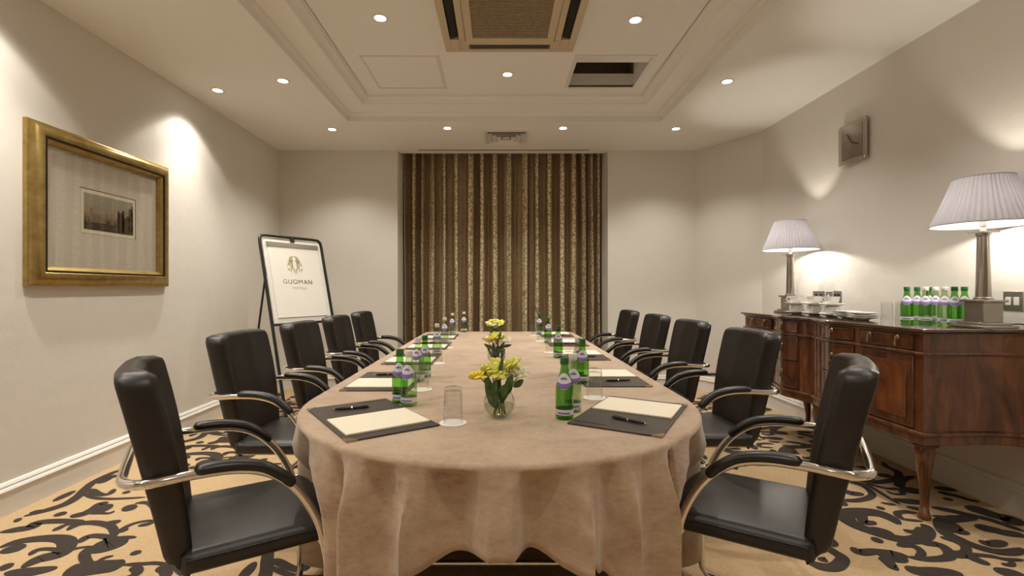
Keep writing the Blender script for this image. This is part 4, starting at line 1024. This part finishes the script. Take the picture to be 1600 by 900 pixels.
# ------------------------------------------------------------------ flip chart
TL = Vector((-2.20, 4.42, 1.70)); TR = Vector((-1.862, 5.02, 1.70)); BL = Vector((-2.02, 4.30, .878)); BR = Vector((-1.682, 4.90, .878))
t = empty('flip_chart', (-1.95, 4.65, 0), label='black framed flip chart easel with printed hotel sheet in the left corner', cat='flip chart')
U = (TR - TL).normalized(); V = (TL - BL).normalized(); Nn = U.cross(V).normalized()
if Nn.y > 0: Nn = -Nn
org = Vector((-1.95, 4.65, 0)); BW = (TR - TL).length; BH = (TL - BL).length
def fp(u, v_, n_=0): return TL + U * u * BW - V * v_ * BH + Nn * n_ - org
def foot(p_, v_): return p_
floorL = fp(0, 1) + (-V) * ((fp(0, 1).z - .01) / V.z); floorR = fp(1, 1) + (-V) * ((fp(1, 1).z - .01) / V.z)
w = MB(); fr = [floorL, fp(0, .7), fp(0, .3), fp(0, .07), fp(.03, .015), fp(.10, 0), fp(.5, 0), fp(.90, 0), fp(.97, .015), fp(1, .07), fp(1, .3), fp(1, .7), floorR]
w.tube(catmull(fr, 6), .014, 10); w.tube([fp(0, 1.0), fp(1, 1.0)], .012, 10); w.build('frame', M['black_metal'], t, smooth=60)
for k, (u_, q) in enumerate(((.1, -.30), (.9, -.30))):
    a_ = fp(u_, .25, -.015); b2 = Vector((a_.x - Nn.x * .32, a_.y - Nn.y * .32, .01)); w = MB(); w.tube([a_, b2], .010, 8); w.build('rear_leg', M['black_metal'], t, smooth=60)
w = MB()
def quad(w, u0, u1, v0, v1, n0, n1, mi=0):
    w.add([fp(u_, v_, n_) for n_ in (n0, n1) for v_ in (v0, v1) for u_ in (u0, u1)], [(0, 2, 3, 1), (4, 5, 7, 6), (0, 1, 5, 4), (2, 6, 7, 3), (0, 4, 6, 2), (1, 3, 7, 5)], mi)
quad(w, .035, .965, .045, .985, -.006, .002); w.build('board', M['whiteboard'], t)
w = MB(); quad(w, .08, .92, .075, .125, .002, .014); w.build('clamp_bar', M['steel'], t)
w = MB(); quad(w, .47, .53, -.01, .06, -.004, .012); w.build('hook', M['black_metal'], t)
w = MB(); quad(w, .095, .905, .12, .93, .004, .009); pad_ = w.build('paper_pad', M['paper'], t)
w = MB(); c0 = (.475, .335); R0 = .135                       # leaf-fan emblem: curved blades rising inside a circle
def ep(a_, b2): return fp(c0[0] + a_ * R0, c0[1] - b2 * R0 * BW / BH, .0098)
def blade(P, wd):
    n = len(P); vs = []
    for i in range(n):
        x0, y0 = P[i]; xa, ya = P[max(i - 1, 0)]; xb, yb = P[min(i + 1, n - 1)]; dx, dy = xb - xa, yb - ya; l = math.hypot(dx, dy); h_ = wd * math.sin(PI * min(1, (i + .6) / (n - .2)))
        vs += [ep(x0 - dy / l * h_, y0 + dx / l * h_), ep(x0 + dy / l * h_, y0 - dx / l * h_)]
    w.add(vs, [(2 * i, 2 * i + 1, 2 * i + 3, 2 * i + 2) for i in range(n - 1)])
def arcp(x0, y0, x1, y1, bend, n=9):
    return [(x0 + (x1 - x0) * k / n - (y1 - y0) * bend * math.sin(PI * k / n), y0 + (y1 - y0) * k / n + (x1 - x0) * bend * math.sin(PI * k / n)) for k in range(n + 1)]
for s_ in (-1, 1):
    for (x0, y0, x1, y1, bd) in ((.55, -.78, .88, .35, -.22), (.40, -.45, .62, .72, -.16), (.22, -.10, .22, .95, .10), (.10, .35, .62, .75, -.12), (.12, -.95, .36, -.1, -.12), (.30, .1, .80, .5, -.15), (.97, -.1, .55, .83, -.2), (.52, .85, .02, 1.0, -.08), (.93, -.38, .60, -.60, .1)):
        blade(arcp(s_ * x0, y0, s_ * x1, y1, s_ * bd * -1), .085)
w.build('emblem', M['olive_ink'], pad_, fixn=False)
def writing(txt, u_, v_, size, m_, sx=1.0):
    cu = bpy.data.curves.new('lettering', 'FONT'); cu.body = txt; cu.size = size; cu.align_x = 'CENTER'; cu.align_y = 'CENTER'; cu.extrude = .0002; cu.space_character = 1.12
    o = bpy.data.objects.new('lettering', cu); C.objects.link(o); cu.materials.append(m_); o.parent = pad_
    Mx = Matrix((U * sx, V, Nn)).transposed().to_4x4(); Mx.translation = fp(u_, v_, .0100)
    bpy.context.view_layer.update(); me = bpy.data.meshes.new_from_object(o); bpy.data.objects.remove(o)
    o = bpy.data.objects.new('lettering', me); C.objects.link(o); o.parent = pad_; o.matrix_local = Mx
writing('GUOMAN', .485, .53, .060, M['grey_ink'], 1.15)
writing('HOTELS', .50, .60, .034, M['pale_ink'], 1.2)
